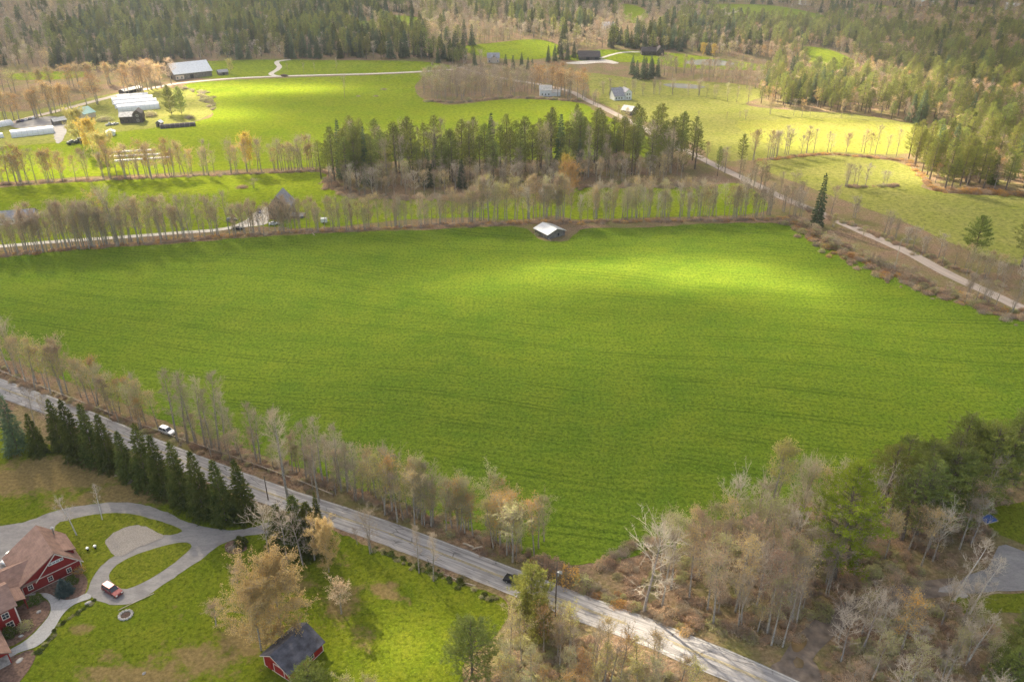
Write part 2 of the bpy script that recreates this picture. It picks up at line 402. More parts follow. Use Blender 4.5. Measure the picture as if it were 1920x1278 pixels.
FIELD = [(-60, 492), (0, 483), (150, 467), (300, 459), (450, 447), (640, 436), (800, 431), (900, 426), (960, 425), (992, 432), (1012, 449), (1058, 453), (1078, 438), (1105, 428), (1200, 427), (1300, 421), (1400, 418), (1450, 419), (1490, 426), (1530, 443), (1560, 464), (1620, 494), (1700, 527), (1800, 562), (1920, 602), (2030, 640), (2150, 800), (2080, 880), (1920, 880), (1760, 890), (1600, 930), (1450, 950), (1340, 1000), (1260, 1030), (1180, 1045), (1090, 1058), (1010, 1045), (960, 1028), (880, 994), (780, 955), (690, 922), (600, 888), (500, 856), (400, 822), (300, 785), (200, 742), (100, 705), (0, 668), (-80, 640)]
sheet('field', FIELD, M['field'], .05, 'large green hayfield in the middle of the photo', .5, 2.)
sheet('pasture', [(-60, 354), (0, 352), (150, 341), (300, 333), (450, 327), (600, 323), (612, 340), (635, 360), (700, 370), (800, 372), (880, 380), (960, 372), (1050, 352), (1150, 352), (1300, 350), (1390, 345), (1440, 385), (1400, 402), (1200, 408), (1090, 412), (1040, 405), (960, 412), (880, 408), (760, 412), (640, 424), (560, 428), (480, 425), (300, 441), (150, 452), (0, 461), (-60, 465)], M['pasture'], .05, 'narrow bright green pasture behind the hedgerow', .4)
sheet('pasture', [(345, 160), (420, 151), (520, 147), (700, 141), (845, 134), (805, 142), (780, 158), (785, 180), (820, 193), (860, 196), (960, 186), (1080, 192), (1120, 210), (1180, 240), (1250, 290), (1000, 300), (800, 300), (610, 312), (450, 318), (300, 325), (150, 332), (0, 342), (-80, 345), (-80, 282), (60, 272), (140, 262), (200, 250), (290, 240), (390, 222), (395, 205), (375, 180)], M['pasture'], .05, 'wide lime green pasture beyond the tree rows, left of the pine grove', .5, 4.)
sheet('meadow', [(330, 140), (350, 118), (420, 114), (520, 112), (600, 113), (780, 115), (855, 127), (790, 133), (700, 137), (520, 142), (400, 147)], M['pasture'], .05, 'strip of grass between the dark forest and the white farm lane', .5, 4.)
sheet('meadow', [(1095, 137), (1200, 148), (1350, 155), (1420, 165), (1430, 180), (1400, 197), (1500, 208), (1600, 214), (1700, 230), (1790, 243), (1760, 260), (1720, 285), (1640, 290), (1560, 286), (1480, 291), (1420, 300), (1335, 300), (1310, 275), (1210, 228), (1115, 188), (1105, 165)], M['meadow'], .05, 'pale green meadow around the white house', .5, 4.)
sheet('meadow', [(1380, 232), (1440, 225), (1560, 222), (1700, 234), (1788, 243), (1760, 258), (1720, 280), (1640, 288), (1560, 284), (1500, 284), (1430, 268)], M['straw'], .09, 'straw coloured middle of the right hand meadow', 1.5, 4.)
sheet('meadow', [(1420, 303), (1480, 296), (1560, 292), (1650, 298), (1700, 310), (1740, 330), (1730, 352), (1800, 364), (1920, 367), (2050, 370), (2050, 520), (1920, 500), (1800, 462), (1700, 418), (1600, 382), (1500, 345), (1440, 322)], M['meadow'], .05, 'green meadow right of the dirt road', .5, 3.)
CLEAR = [[(865, 88), (930, 80), (1000, 74), (1040, 82), (1060, 98), (1000, 112), (920, 108), (880, 100)],
         [(1495, 90), (1540, 90), (1580, 103), (1612, 122), (1570, 134), (1520, 120)],
         [(1060, 112), (1120, 94), (1250, 99), (1330, 108), (1440, 124), (1430, 132), (1290, 128), (1200, 118)],
         [(1290, 10), (1380, 8), (1460, 12), (1560, 34), (1530, 46), (1420, 42), (1340, 24)], [(1165, 8), (1200, 14), (1215, 30), (1190, 44), (1168, 32)], [(660, 40), (700, 42), (705, 56), (670, 54)],
         [(720, 30), (790, 34), (780, 50), (728, 50)], [(1600, 6), (1680, 14), (1678, 24), (1620, 18)], [(1780, 14), (1880, 16), (1880, 24), (1780, 20)], [(30, 138), (150, 134), (150, 146), (30, 150)]]
for c, l in zip(CLEAR, ['green clearing on the wooded rise above the dark barn', 'green clearing among the pines at upper right', 'green meadow with a pond near two dark barns', 'long field on the far hillside', 'small field on the far hillside', 'tiny clearing left of the forest field', 'small field deep in the forest', 'far field under the skyline at right', 'field beside the farthest white house', 'strip of grass beyond the farm maples']):
    sheet('meadow', c, M['pasture'], .08, l, .5, 5.)
sheet('pasture', [(-80, 215), (60, 208), (200, 178), (325, 165), (392, 180), (400, 205), (380, 222), (290, 244), (200, 254), (140, 266), (60, 276), (-80, 286)], M['meadow'], .03, 'patchy green yard of the farm at left', 1.5, 4.)
BL = lambda px, py, rx, ry, k=1.: (at(px, py).x, at(px, py).y, rx, ry, k)
sheet('lawn', [(-120, 740), (0, 800), (100, 832), (200, 862), (330, 915), (440, 960), (600, 985), (660, 1010), (720, 1036), (860, 1092), (945, 1125), (940, 1180), (870, 1240), (850, 1350), (500, 1400), (-150, 1400), (-200, 1000)], M['lawn'], .04, 'lawn with dry patches around the red house', .4, 1.5, 2.2,
      [BL(120, 885, 22, 9, 1.0), BL(260, 925, 18, 6, .85), BL(40, 905, 16, 7, .8), BL(150, 945, 16, 4, .6), BL(380, 1235, 12, 6, .7), BL(470, 1190, 8, 7, .8), BL(250, 1270, 14, 4, .8), BL(560, 1100, 5, 6, .55), BL(640, 1130, 6, 8, .65), BL(680, 1200, 4, 6, .5),
       BL(720, 1105, 3.5, 3, .85), BL(150, 1180, 2.5, 2, .8), BL(190, 1230, 5, 3, .5), BL(620, 1050, 7, 5, .45), BL(330, 1150, 3, 3, .45), BL(760, 1120, 2, 1.5, .8), BL(430, 960, 10, 3, .6), BL(200, 1165, 3, 3, .4)])
sheet('driveway', [(-140, 1010), (0, 986), (56, 976), (98, 959), (140, 949), (182, 944), (238, 942), (280, 949), (320, 963), (348, 976), (390, 989), (420, 993), (470, 989), (540, 966), (600, 962), (630, 972), (560, 990), (500, 1000), (454, 1005), (412, 1022), (376, 1050), (320, 1086), (280, 1114), (238, 1134), (196, 1131), (174, 1121), (150, 1095), (140, 1080), (60, 1075), (-140, 1130)], M['drive'], .08, 'grey looping driveway of the red house', .2, 1.)
sheet('lawn', [(104, 986), (126, 976), (168, 966), (210, 962), (252, 965), (294, 976), (325, 986), (343, 996), (320, 1003), (301, 1004), (263, 1024), (216, 1041), (196, 1055), (179, 1075), (169, 1094), (163, 1112), (140, 1116), (120, 1085), (110, 1030)], M['islandlawn'], .11, 'lawn between the red house and the loop of the driveway', .12, 1.)
sheet('gravel', [(196, 1014), (225, 994), (252, 984), (280, 992), (308, 1004), (290, 1014), (263, 1026), (238, 1037), (218, 1042), (205, 1030)], M['gravelpatch'], .14, 'rough gravel patch on the driveway lawn', .25, 1.)
sheet('lawn', [(205, 1086), (213, 1066), (238, 1047), (280, 1031), (320, 1020), (350, 1016), (360, 1024), (348, 1038), (320, 1060), (280, 1086), (250, 1100), (228, 1103)], M['islandlawn'], .11, 'teardrop grass island inside the driveway loop', .1, 1.)
sheet('path', [(163, 1112), (171, 1121), (140, 1133), (118, 1152), (95, 1189), (70, 1211), (34, 1224), (20, 1232), (18, 1219), (45, 1203), (70, 1181), (92, 1153), (95, 1136), (87, 1122), (64, 1116), (50, 1118), (56, 1113), (90, 1112), (106, 1120), (126, 1125), (146, 1120)], M['flag'], .13, 'pale flagstone path to the red house door', .04, .6)
sheet('soil', [(50, 1118), (86, 1124), (94, 1138), (88, 1156), (66, 1182), (40, 1202), (15, 1212), (0, 1200), (20, 1150), (45, 1130)], M['mulch'], .10, 'mulched bed between the path and the house', .1, .8)
sheet('soil', [(60, 1112), (140, 1075), (163, 1085), (160, 1112), (146, 1122), (125, 1126), (105, 1120), (88, 1112)], M['mulch'], .12, 'mulched bed along the red gable wall', .05, .8)
sheet('soil', [(-60, 1240), (0, 1236), (34, 1226), (60, 1218), (66, 1235), (50, 1262), (20, 1290), (-60, 1330)], M['mulch'], .10, 'mulched bed by the lower porch', .1, .8)
sheet('soil', [(422, 1020), (440, 1012), (460, 1018), (462, 1030), (444, 1038), (425, 1034)], M['mulch'], .10, 'round mulched bed beside the driveway', .1, .6)
ROAD = [(-160, 668), (0, 727), (133, 776), (300, 846), (500, 923), (640, 970), (720, 997), (860, 1050), (1038, 1119), (1115, 1148), (1206, 1181), (1291, 1217), (1377, 1252), (1460, 1290), (1640, 1375)]
road, RP = ribbon('road', ROAD, 7.0, M['asphalt'], .07, 'worn grey paved road running diagonally past the field')
ribbon('road_marking', ROAD, .16, M['yellowline'], .11, 'faded yellow centre line', off=.16, step=1.5, gaps=lambda i: noise.noise((i * .12, 0, 4.)) > .25)
ribbon('road_marking', ROAD, .16, M['yellowline'], .11, 'faded yellow centre line', off=-.16, step=1.5, gaps=lambda i: noise.noise((i * .1, 5, 4.)) > .25)
ribbon('road_marking', ROAD, .16, M['whiteline'], .11, 'white edge line on the field side', off=3.2, step=1.5, gaps=lambda i: noise.noise((i * .08, 9, 4.)) > .3)
ribbon('road', [(860, 126), (900, 138), (960, 150), (1020, 160), (1070, 172), (1098, 187), (1150, 212), (1190, 232), (1260, 270), (1315, 297), (1355, 317), (1400, 338), (1470, 372), (1545, 403), (1620, 436), (1700, 472), (1780, 515), (1850, 547), (1920, 580), (2050, 640)], 5.6, M['dirt'], .07, 'pale dirt road running down the right side')
ribbon('road', [(330, 157), (380, 152), (440, 147), (520, 143.5), (600, 141), (700, 138.5), (780, 135), (850, 130.5)], 4.2, M['gravel'], .09, 'white gravel farm lane below the forest', step=5.)
ribbon('road', [(520, 143.5), (508, 139), (520, 131), (524, 125), (519, 119), (522, 115), (545, 112)], 4.5, M['gravel'], .13, 'gravel spur winding up to the forest edge', step=3.)
ribbon('road', [(-60, 250), (0, 236), (60, 220), (120, 205), (200, 184), (260, 170), (330, 157)], 6.5, M['dirt'], .09, 'farm road under the maple row at left', step=4.)
ribbon('driveway', [(-60, 465), (0, 462), (120, 452), (240, 444), (330, 437), (400, 432), (440, 425), (470, 412), (490, 400)], 3.6, M['gravel'], .10, 'pale gravel drive behind the hedgerow', step=3.)
sheet('driveway', [(470, 425), (440, 428), (465, 410), (482, 395), (500, 388), (506, 400), (500, 420)], M['gravel'], .13, 'gravel yard beside the dark gabled house', .3)
sheet('driveway', [(1800, 1090), (1812, 1078), (1850, 1066), (1872, 1024), (1886, 1020), (1960, 1050), (2060, 1100), (2060, 1130), (1920, 1108), (1850, 1110), (1800, 1112), (1760, 1110), (1762, 1100)], M['drive'], .08, 'grey paved yard at the right edge', .2)
sheet('lawn', [(1850, 960), (1920, 940), (2050, 940), (2050, 1060), (1960, 1040), (1900, 1012), (1865, 1000)], M['islandlawn'], .06, 'small dark green lawn at the right edge', .2)
sheet('lawn', [(1780, 1122), (1850, 1116), (1920, 1113), (2060, 1135), (2050, 1180), (1920, 1150), (1850, 1150), (1790, 1150)], M['islandlawn'], .06, 'strip of lawn below the paved yard', .2)
ribbon('path', [(1478, 1262), (1500, 1225), (1530, 1190), (1570, 1160), (1620, 1135), (1690, 1112), (1760, 1102), (1800, 1098)], 4.6, M['mud'], .06, 'muddy track into the lower right woods')
sheet('path', [(1440, 1262), (1470, 1235), (1490, 1222), (1512, 1222), (1530, 1245), (1550, 1290), (1500, 1300)], M['mud'], .05, 'muddy entrance of the track by the road', .3)
for p in ([(1485, 1205), (1494, 1190), (1508, 1190), (1512, 1205), (1503, 1222), (1489, 1222)], [(1487, 1240), (1495, 1232), (1506, 1238), (1504, 1252), (1492, 1252)]):
    sheet('puddle', p, M['puddle'], .10, 'brown puddle on the muddy track', .15, .6)
sheet('pond', [(1284, 117), (1305, 112.5), (1345, 112.5), (1374, 118), (1370, 123), (1330, 124), (1295, 121)], M['water'], .2, 'pale pond in the far meadow', .4, 3.)
sheet('pond', [(1243, 159), (1265, 157), (1300, 159), (1322, 164), (1300, 167), (1260, 164)], M['water'], .2, 'small pond beyond the white house', .4, 3.)
sheet('driveway', [(1070, 117), (1110, 113), (1135, 112), (1160, 118), (1150, 120), (1128, 118), (1090, 121), (1060, 119)], M['gravel'], .16, 'gravel yard by the long dark barn', .4, 3.)
ribbon('driveway', [(1125, 110), (1160, 100), (1195, 98), (1230, 102)], 3.5, M['gravel'], .2, 'lane between the two dark barns', step=3.)
sheet('driveway', [(20, 234), (95, 218), (125, 232), (118, 262), (105, 268), (95, 240), (60, 244)], M['drive'], .09, 'parking yard of the farm at left', .4)
ribbon('road', [(1270, 45), (1320, 36), (1360, 28), (1390, 20)], 5, M['dirt'], .3, 'lane on the far hillside', step=5.)

# ------------------------------------------------------------------ unseen cloud layer, its thickness shaped to place the sun patches
LIT = [BL(1310, 506, 40, 15, 1.15), BL(1190, 492, 40, 10, 1.0), BL(1120, 515, 24, 7, .35), BL(1380, 535, 24, 9, .7), BL(1470, 546, 30, 9, 1.2), BL(1530, 553, 14, 6, .8), BL(1250, 455, 40, 14, .4), BL(1060, 520, 44, 16, .45), BL(1480, 450, 50, 20, .3), BL(1200, 660, 100, 22, .12), BL(860, 600, 60, 14, .15), BL(600, 500, 80, 30, .15), BL(1000, 425, 40, 18, .5), BL(880, 540, 40, 16, .25), BL(560, 560, 70, 18, .12), BL(1600, 620, 50, 12, .2), BL(1700, 640, 50, 25, .15), BL(370, 675, 22, 9, .4),
       BL(500, 166, 95, 26, .95), BL(340, 178, 60, 36, .6), BL(380, 215, 50, 26, .7), BL(130, 250, 110, 70, .6), BL(100, 320, 110, 34, .75), BL(700, 250, 150, 60, .22), BL(280, 520, 90, 26, .3), BL(650, 640, 80, 26, .15), BL(420, 350, 130, 22, .55), BL(1620, 255, 90, 34, .85), BL(1480, 270, 60, 24, .5), BL(1800, 200, 130, 90, .5), BL(1560, 170, 150, 60, .55), BL(1650, 330, 120, 40, .55), BL(950, 210, 110, 60, .25), BL(1250, 210, 110, 50, .35), BL(620, 280, 60, 30, .3),
       BL(740, 1190, 16, 13, .8), BL(1150, 1170, 26, 9, .55), BL(1380, 1250, 20, 8, .5), BL(560, 945, 22, 8, .4), BL(60, 745, 26, 9, .45), BL(230, 1090, 14, 10, .3), BL(1350, 1050, 26, 16, .35), BL(1560, 990, 14, 10, .4), BL(560, 1060, 10, 6, .4), BL(1550, 1000, 12, 8, .3), BL(1120, 1250, 18, 8, .45), BL(120, 1000, 30, 20, .15), BL(160, 150, 110, 60, .6), BL(1500, 100, 250, 110, .6), BL(1850, 300, 90, 70, .7), BL(1650, 195, 130, 40, .6), BL(450, 50, 350, 120, .3), BL(950, 60, 250, 110, .45), BL(1000, 260, 130, 30, .35), BL(1000, 1220, 20, 18, .3), BL(1700, 420, 80, 30, .2), BL(1450, 880, 16, 12, .25)]
def cloud():
    z0 = 420.; hs = Vector((SV.x, SV.y)) / SV.z * z0
    xs = np.arange(-2600, 2601, 17.); ys = np.arange(-700, 3400, 17.)
    X, Y = np.meshgrid(xs, ys); GX, GY = X - hs.x, Y - hs.y
    T = np.zeros_like(X)
    for bx, by, rx, ry, k in LIT: T += k * np.exp(-((GX - bx) / rx) ** 2 - ((GY - by) / ry) ** 2)
    nz = np.array([[noise.noise((x * .006, y * .010, 0)) + .5 * noise.noise((x * .02, y * .02, 5)) for x in xs] for y in ys])
    th = 15.0 * np.clip(1 + .35 * nz - T, .02, 1.5)  # thinned over each lit spot so the sun falls there
    v = np.concatenate([np.stack([X, Y, z0 + th * .6], -1).reshape(-1, 3), np.stack([X, Y, z0 - th * .4], -1).reshape(-1, 3)])
    n = len(xs); m = len(ys); N = n * m; f = []
    for j in range(m - 1):
        for i in range(n - 1):
            a = j * n + i; f.append((a, a + 1, a + n + 1, a + n)); f.append((N + a, N + a + n, N + a + n + 1, N + a + 1))
    for i in range(n - 1): f.append((i, N + i, N + i + 1, i + 1)); k = (m - 1) * n + i; f.append((k, k + 1, N + k + 1, N + k))
    for j in range(m - 1): a = j * n; f.append((a, a + n, N + a + n, N + a)); a += n - 1; f.append((a, N + a, N + a + n, a + n))
    me = bpy.data.meshes.new('cloud'); me.from_pydata(v.tolist(), [], f)
    t = NT('cloud vapour'); pv = t.n('ShaderNodeVolumePrincipled', {'Color': (.95, .95, .95, 1), 'Density': .098, 'Anisotropy': .3})
    t.t.links.new(pv.outputs[0], t.out.inputs[1]); me.materials.append(t.m); t.m.cycles.homogeneous_volume = True
    return tag(link('cloud', me), 'unseen cloud layer above the valley, shaped to cast sun patches', kind='stuff')
cloud()

# ------------------------------------------------------------------ trees
def rotz(v, a): c, s = math.cos(a), math.sin(a); return Vector((v.x * c - v.y * s, v.x * s + v.y * c, v.z))
def make_bare(seed, H, R, cb=.35, shape='oval', buds=0, budsize=.22, tw=1.0, lean=.03, limb=.45, sw=.055, multi=1, nl=17, dens=1.0, tww=.034):
    rs = np.random.RandomState(seed); tr = MB(); cr = MB()
    bases = [(0, 0)] if multi == 1 else [(.35 * math.cos(2.1 * i), .35 * math.sin(2.1 * i)) for i in range(multi)]
    P, D, W, BP = [], [], [], []
    for bi, (bx, by) in enumerate(bases):
        ld = rs.uniform(0, 6.28); lk = lean * H * (1 if multi == 1 else 3.0); h = H * (1 if bi == 0 else rs.uniform(.8, .97))
        pts = [(bx + lk * (t ** 1.3) * math.cos(ld) + .12 * rs.normal() * t, by + lk * (t ** 1.3) * math.sin(ld) + .12 * rs.normal() * t, h * t - .2 * (t == 0)) for t in (0, .2, .4, .6, .8, .97)]
        r0 = (.0105 * H + .03) / (1 if multi == 1 else 1.5)
        tr.tube(pts, [r0 * 1.25, r0, r0 * .8, r0 * .58, r0 * .34, .02], 7)
        pa = np.array(pts)
        n_l = int(nl / (1 if multi == 1 else multi * .7))
        for i in range(n_l):
            t = cb + (1 - cb) * ((i + rs.uniform(0, .8)) / n_l) ** .9; t = min(t, .97)
            u = (t - cb) / (1 - cb)
            prof = {'oval': math.sin(math.pi * min(1, .18 + u * .80)) ** .7, 'vase': .45 + .55 * math.sin(math.pi * min(1, .1 + u * .75)), 'round': math.sqrt(max(.05, 1 - (1.75 * u - .72) ** 2)) if u > .0 else .6, 'cone': 1.02 - .8 * u}[shape]
            L = R * prof * rs.uniform(.7, 1.15); az = i * 2.4 + rs.uniform(-.5, .5)
            el = rs.uniform(.35, .75) + u * .45 if shape != 'round' else rs.uniform(.1, .5) + u * .7
            if shape == 'vase': el += .25
            L3 = L / max(.35, math.cos(el)) * .9
            L3 = min(L3, max(1.2, (1.03 * H - t * h) / max(.2, math.sin(el)) * 1.1))
            k = min(4.99, t / .97 * 5 * .97); a0 = int(k); b0 = pa[a0] * (1 - (k - a0)) + pa[min(a0 + 1, 5)] * (k - a0)
            d = np.array([math.cos(az) * math.cos(el), math.sin(az) * math.cos(el), math.sin(el)])
            q = [b0]; dd = d.copy()
            for s_ in range(4):
                dd = dd + np.array([0, 0, .10]) + rs.normal(size=3) * .13; dd /= np.linalg.norm(dd); q.append(q[-1] + dd * L3 / 4)
            rr = .02 + .28 * r0 * (L3 / H) * 2.2 * limb / .45 * .5
            cr.tube([tuple(x) for x in q], [rr, rr * .75, rr * .5, rr * .3, .012], 4)
            q = np.array(q); nsub = max(5, int(8.5 * dens))
            for s_ in range(nsub):
                f = rs.uniform(.22, 1.0) * 3.999; a1 = int(f); o = q[a1] * (1 - (f - a1)) + q[a1 + 1] * (f - a1)
                ax = q[a1 + 1] - q[a1]; ax /= np.linalg.norm(ax)
                e = ax * .75 + rs.normal(size=3) * .55 + np.array([0, 0, .22]); e /= np.linalg.norm(e)
                ls = L3 * rs.uniform(.22, .42) + .3
                P.append(o); D.append(e * ls); W.append(sw)
                nt_ = max(5, int(10 * tw * dens))
                g = rs.uniform(.15, 1., nt_)[:, None]; o2 = o + e * ls * g
                td = e[None, :] * .8 + rs.normal(size=(nt_, 3)) * .6 + np.array([0, 0, .25]); td /= np.linalg.norm(td, axis=1)[:, None]
                tl = rs.uniform(.35, .8, nt_)[:, None] * (.5 + .05 * H)
                P.extend(o2); D.extend(td * tl); W.extend([tww] * nt_)
                if buds:
                    for _ in range(buds): BP.append(o2 + td * tl * rs.uniform(.35, 1.05, nt_)[:, None] + rs.normal(size=(nt_, 3)) * .15)
    cr.blades(np.array(P), np.array(D), np.array(W), 0)
    if BP: cr.leaves(np.concatenate(BP), budsize, 1, seed)
    return tr, cr
def make_pine(seed, H, R, cb=.3, n=1.0, blade=.55, bw=.11, irr=.35, step=.95, up=.18, den=11):
    rs = np.random.RandomState(seed); tr = MB(); cr = MB()
    tr.tube([(.1 * rs.normal() * t, .1 * rs.normal() * t, H * t - .2 * (t == 0)) for t in (0, .25, .5, .75, .98)], [.019 * H, .015 * H, .011 * H, .006 * H, .02], 7)
    P, D = [], []; z = cb * H
    while z < H * .97:
        u = (z - cb * H) / (H * (1 - cb)); prof = (math.sin(math.pi * (.30 + .70 * u)) ** .75) if u > 0.02 else .7
        nb = rs.randint(4, 7) if u < .85 else 4
        a0 = rs.uniform(0, 6.28)
        for i in range(nb):
            if rs.rand() < .1: continue
            L = max(.5, R * prof * rs.uniform(1 - irr, 1 + irr * .6)); az = a0 + i * 6.283 / nb + rs.uniform(-.35, .35); el = up + rs.uniform(-.12, .15) + .5 * u * u
            d = np.array([math.cos(az) * math.cos(el), math.sin(az) * math.cos(el), math.sin(el)])
            o = np.array([0, 0, z + rs.uniform(-.3, .3)]); tip = o + d * L + np.array([0, 0, .06 * L])
            cr.tube([tuple(o), tuple(o + d * L * .55), tuple(tip)], [.05 + .004 * L, .035, .012], 3, 1)
            nc = max(3, int(L * 2.0 * n)); perp = np.array([-math.sin(az), math.cos(az), 0])
            for c in range(nc):
                f = .30 + .72 * (c + rs.rand()) / nc; sp = (1.05 - f) * .55 * L + .25
                cc = o + (tip - o) * f + perp * rs.uniform(-1, 1) * sp + np.array([0, 0, rs.uniform(-.1, .22)])
                m = den; dd = rs.normal(size=(m, 3)) * .75 + d[None, :] * .75 + np.array([0, 0, .45]); dd /= np.linalg.norm(dd, axis=1)[:, None]
                P.append(cc + rs.normal(size=(m, 3)) * .14); D.append(dd * blade * rs.uniform(.6, 1.2, m)[:, None])
        z += step * rs.uniform(.7, 1.25) * (1 - .35 * u)
    cr.blades(np.concatenate(P), np.concatenate(D), bw, 0)
    return tr, cr
def make_spruce(seed, H, R, step=.42, blade=.6, bw=.26, nb=11, cb=.02, droop=.12, den=1.5):
    rs = np.random.RandomState(seed); tr = MB(); cr = MB()
    tr.tube([(0, 0, -.2), (0, 0, H * .5), (0, 0, H * .98)], [.015 * H, .009 * H, .02], 6)
    P, D = [], []; z = cb * H + .2
    while z < H * .985:
        u = z / H; rad = R * (1 - u) ** .82 * rs.uniform(.86, 1.1) + .12; k = max(4, int(nb * (1 - .45 * u))); a0 = rs.uniform(0, 6.28)
        for i in range(k):
            az = a0 + i * 6.283 / k + rs.uniform(-.25, .25); L = rad * rs.uniform(.72, 1.15)
            dr = -droop + .7 * u * u; o = np.array([0, 0, z + rs.uniform(-.15, .15)])
            d = np.array([math.cos(az), math.sin(az), dr]); perp = np.array([-math.sin(az), math.cos(az), 0])
            m = max(5, int(L * 6.5 * den)); f = rs.uniform(.25, 1.02, m)[:, None]
            pos = o + d * L * f + np.array([0, 0, -.10]) * L * f ** 2 + perp * rs.normal(size=(m, 1)) * .24 * L * (1.12 - f) + rs.normal(size=(m, 3)) * .07
            dd = d[None, :] * .8 + perp * rs.normal(size=(m, 1)) * .6 + rs.normal(size=(m, 3)) * .25 + np.array([0, 0, -.12]); dd /= np.linalg.norm(dd, axis=1)[:, None]
            P.append(pos); D.append(dd * blade * rs.uniform(.6, 1.2, m)[:, None])
        z += step * rs.uniform(.85, 1.15)
    P.append(np.tile(np.array([[0, 0, H * .97]]), (10, 1))); dd = np.random.RandomState(seed).normal(size=(10, 3)) * .3 + np.array([0, 0, 1.]); D.append(dd * .7)
    cr.blades(np.concatenate(P), np.concatenate(D), bw, 0)
    return tr, cr

# kinds: object name, category, adjective + noun, prototypes (height of the prototype, trunk mesh, crown mesh, joined mesh)
KIND = {}
def proto(kind, tc, H, tm, cms):
    tr, cr = tc; H = float(np.percentile(np.concatenate(cr.v)[:, 2], 99.3))
    a = tr.mesh(kind + '_trunk', tm); b = cr.mesh(kind + '_crown', cms)
    j = MB(); j.v = tr.v + cr.v; j.f = list(tr.f) + [tuple(i + tr.n for i in f) for f in cr.f]; j.m = [0] * len(tr.f) + [x + 1 for x in cr.m]; j.n = tr.n + cr.n
    KIND[kind]['p'].append((H, a, b, j.mesh(kind + '_whole', [tm] + list(cms))))
def kind(k, name, cat, noun, plural): KIND[k] = dict(name=name, cat=cat, noun=noun, plural=plural, p=[])
kind('bare', 'bare_tree', 'bare tree', 'bare grey-brown tree', 'bare grey-brown trees')
kind('tallbare', 'bare_tree', 'bare tree', 'slender grey tree', 'tall slender bare trees')
kind('pale', 'bare_tree', 'bare tree', 'pale-branched bare tree', 'bare trees with pale branches')
kind('tan', 'budding_tree', 'budding tree', 'tan budding tree', 'tan budding trees')
kind('orange', 'budding_tree', 'budding tree', 'orange budding maple', 'orange budding maples')
kind('yellow', 'budding_tree', 'budding tree', 'yellow-green tree', 'yellow-green budding trees')
kind('olive', 'budding_tree', 'budding tree', 'olive budding tree', 'olive green budding trees')
kind('pink', 'budding_tree', 'budding tree', 'pinkish budding tree', 'pinkish brown budding trees')
kind('maple', 'budding_tree', 'budding tree', 'round budding maple', 'broad round budding maples')
kind('gold', 'willow_tree', 'willow', 'golden yellow willow', 'golden yellow willows')
kind('pine', 'pine_tree', 'pine tree', 'tall olive green pine', 'tall olive green pines')
kind('lightpine', 'pine_tree', 'pine tree', 'sunlit yellow-green pine', 'sunlit yellow-green pines')  # lighter, yellower needles than the olive green pine
kind('roundpine', 'pine_tree', 'pine tree', 'bushy rounded pine', 'bushy rounded pines')
kind('lime', 'pine_tree', 'pine tree', 'bright lime green pine', 'bright lime green pines')
kind('spruce', 'spruce_tree', 'spruce', 'dark conical spruce', 'dark conical spruces')
kind('fir', 'spruce_tree', 'spruce', 'blue-green spruce', 'blue-green spruces')
kind('birch', 'birch_tree', 'birch', 'leaning white birch', 'leaning white birches')
kind('poplar', 'budding_tree', 'budding tree', 'yellow-topped poplar', 'poplars with yellow-green tops')
for i in range(3): proto('bare', make_bare(10 + i, 14, 2.9, .32, 'vase', 0, tw=1.0, nl=16), 14, M['bark'], [M['twig']])
for i in range(2): proto('bare', make_bare(20 + i, 14, 3.6, .28, 'vase', 0, multi=3, nl=20), 14, M['bark'], [M['twig']])
for i in range(3): proto('tallbare', make_bare(30 + i, 20, 2.5, .34, 'oval', 0, tw=.9, nl=24, lean=.02, sw=.07), 20, M['bark'], [M['twig']])
for i in range(3): proto('pale', make_bare(40 + i, 15, 4.2, .26, 'vase' if i else 'round', 0, tw=.75, nl=18, tww=.05, dens=1.1, limb=1.0, sw=.10), 15, M['palebark'], [M['paletwig']])
for k, mt, sh in (('tan', 'bud_tan', 'oval'), ('orange', 'bud_orange', 'round'), ('yellow', 'bud_yellow', 'oval'), ('olive', 'bud_olive', 'oval'), ('pink', 'bud_pink', 'oval')):
    for i in range(3): proto(k, make_bare(50 + i + len(k), 14, 3.3, .28, sh if i < 1 else 'vase', 1, .22, tw=1.0, nl=18, dens=1.0), 14, M['bark'], [M['twig'], M[mt]])
for i in range(2): proto('maple', make_bare(80 + i, 16, 7.2, .16, 'round', 2, .24, tw=1.5, nl=34, dens=1.7, lean=.01), 16, M['bark'], [M['twig'], M['bud_goldtan' if i else 'bud_orange']])
for i in range(2): proto('gold', make_bare(90 + i, 14, 6.5, .18, 'round', 2, .30, tw=1.3, nl=30, dens=1.4), 14, M['bark'], [M['twig'], M['bud_yellow' if i else 'bud_gold']])
for i in range(3): proto('pine', make_pine(100 + i, 22, 4.6, .28), 22, M['darkbark'], [M['needle'], M['darkbark']])
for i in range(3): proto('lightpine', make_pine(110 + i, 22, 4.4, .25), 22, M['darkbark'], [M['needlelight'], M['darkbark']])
for i in range(2): proto('roundpine', make_pine(120 + i, 13, 5.2, .06, n=1.5, irr=.25, step=.7, up=.25), 13, M['darkbark'], [M['needlelight' if i else 'needle'], M['darkbark']])
proto('lime', make_pine(130, 18, 4.6, .16, n=1.4, step=.8), 18, M['darkbark'], [M['needlelime'], M['darkbark']])
for i in range(4): proto('spruce', make_spruce(140 + i, 15, 3.3), 15, M['darkbark'], [M['sprucen']])
for i in range(3): proto('fir', make_spruce(150 + i, 18, 3.4, step=.7, nb=9, blade=.8, bw=.34, cb=.06), 18, M['darkbark'], [M['sprucefar']])
for i in range(2): proto('birch', make_bare(160 + i, 15, 2.6, .42, 'oval', 0, tw=.7, nl=14, lean=.14, tww=.05), 15, M['birchbark'], [M['paletwig']])
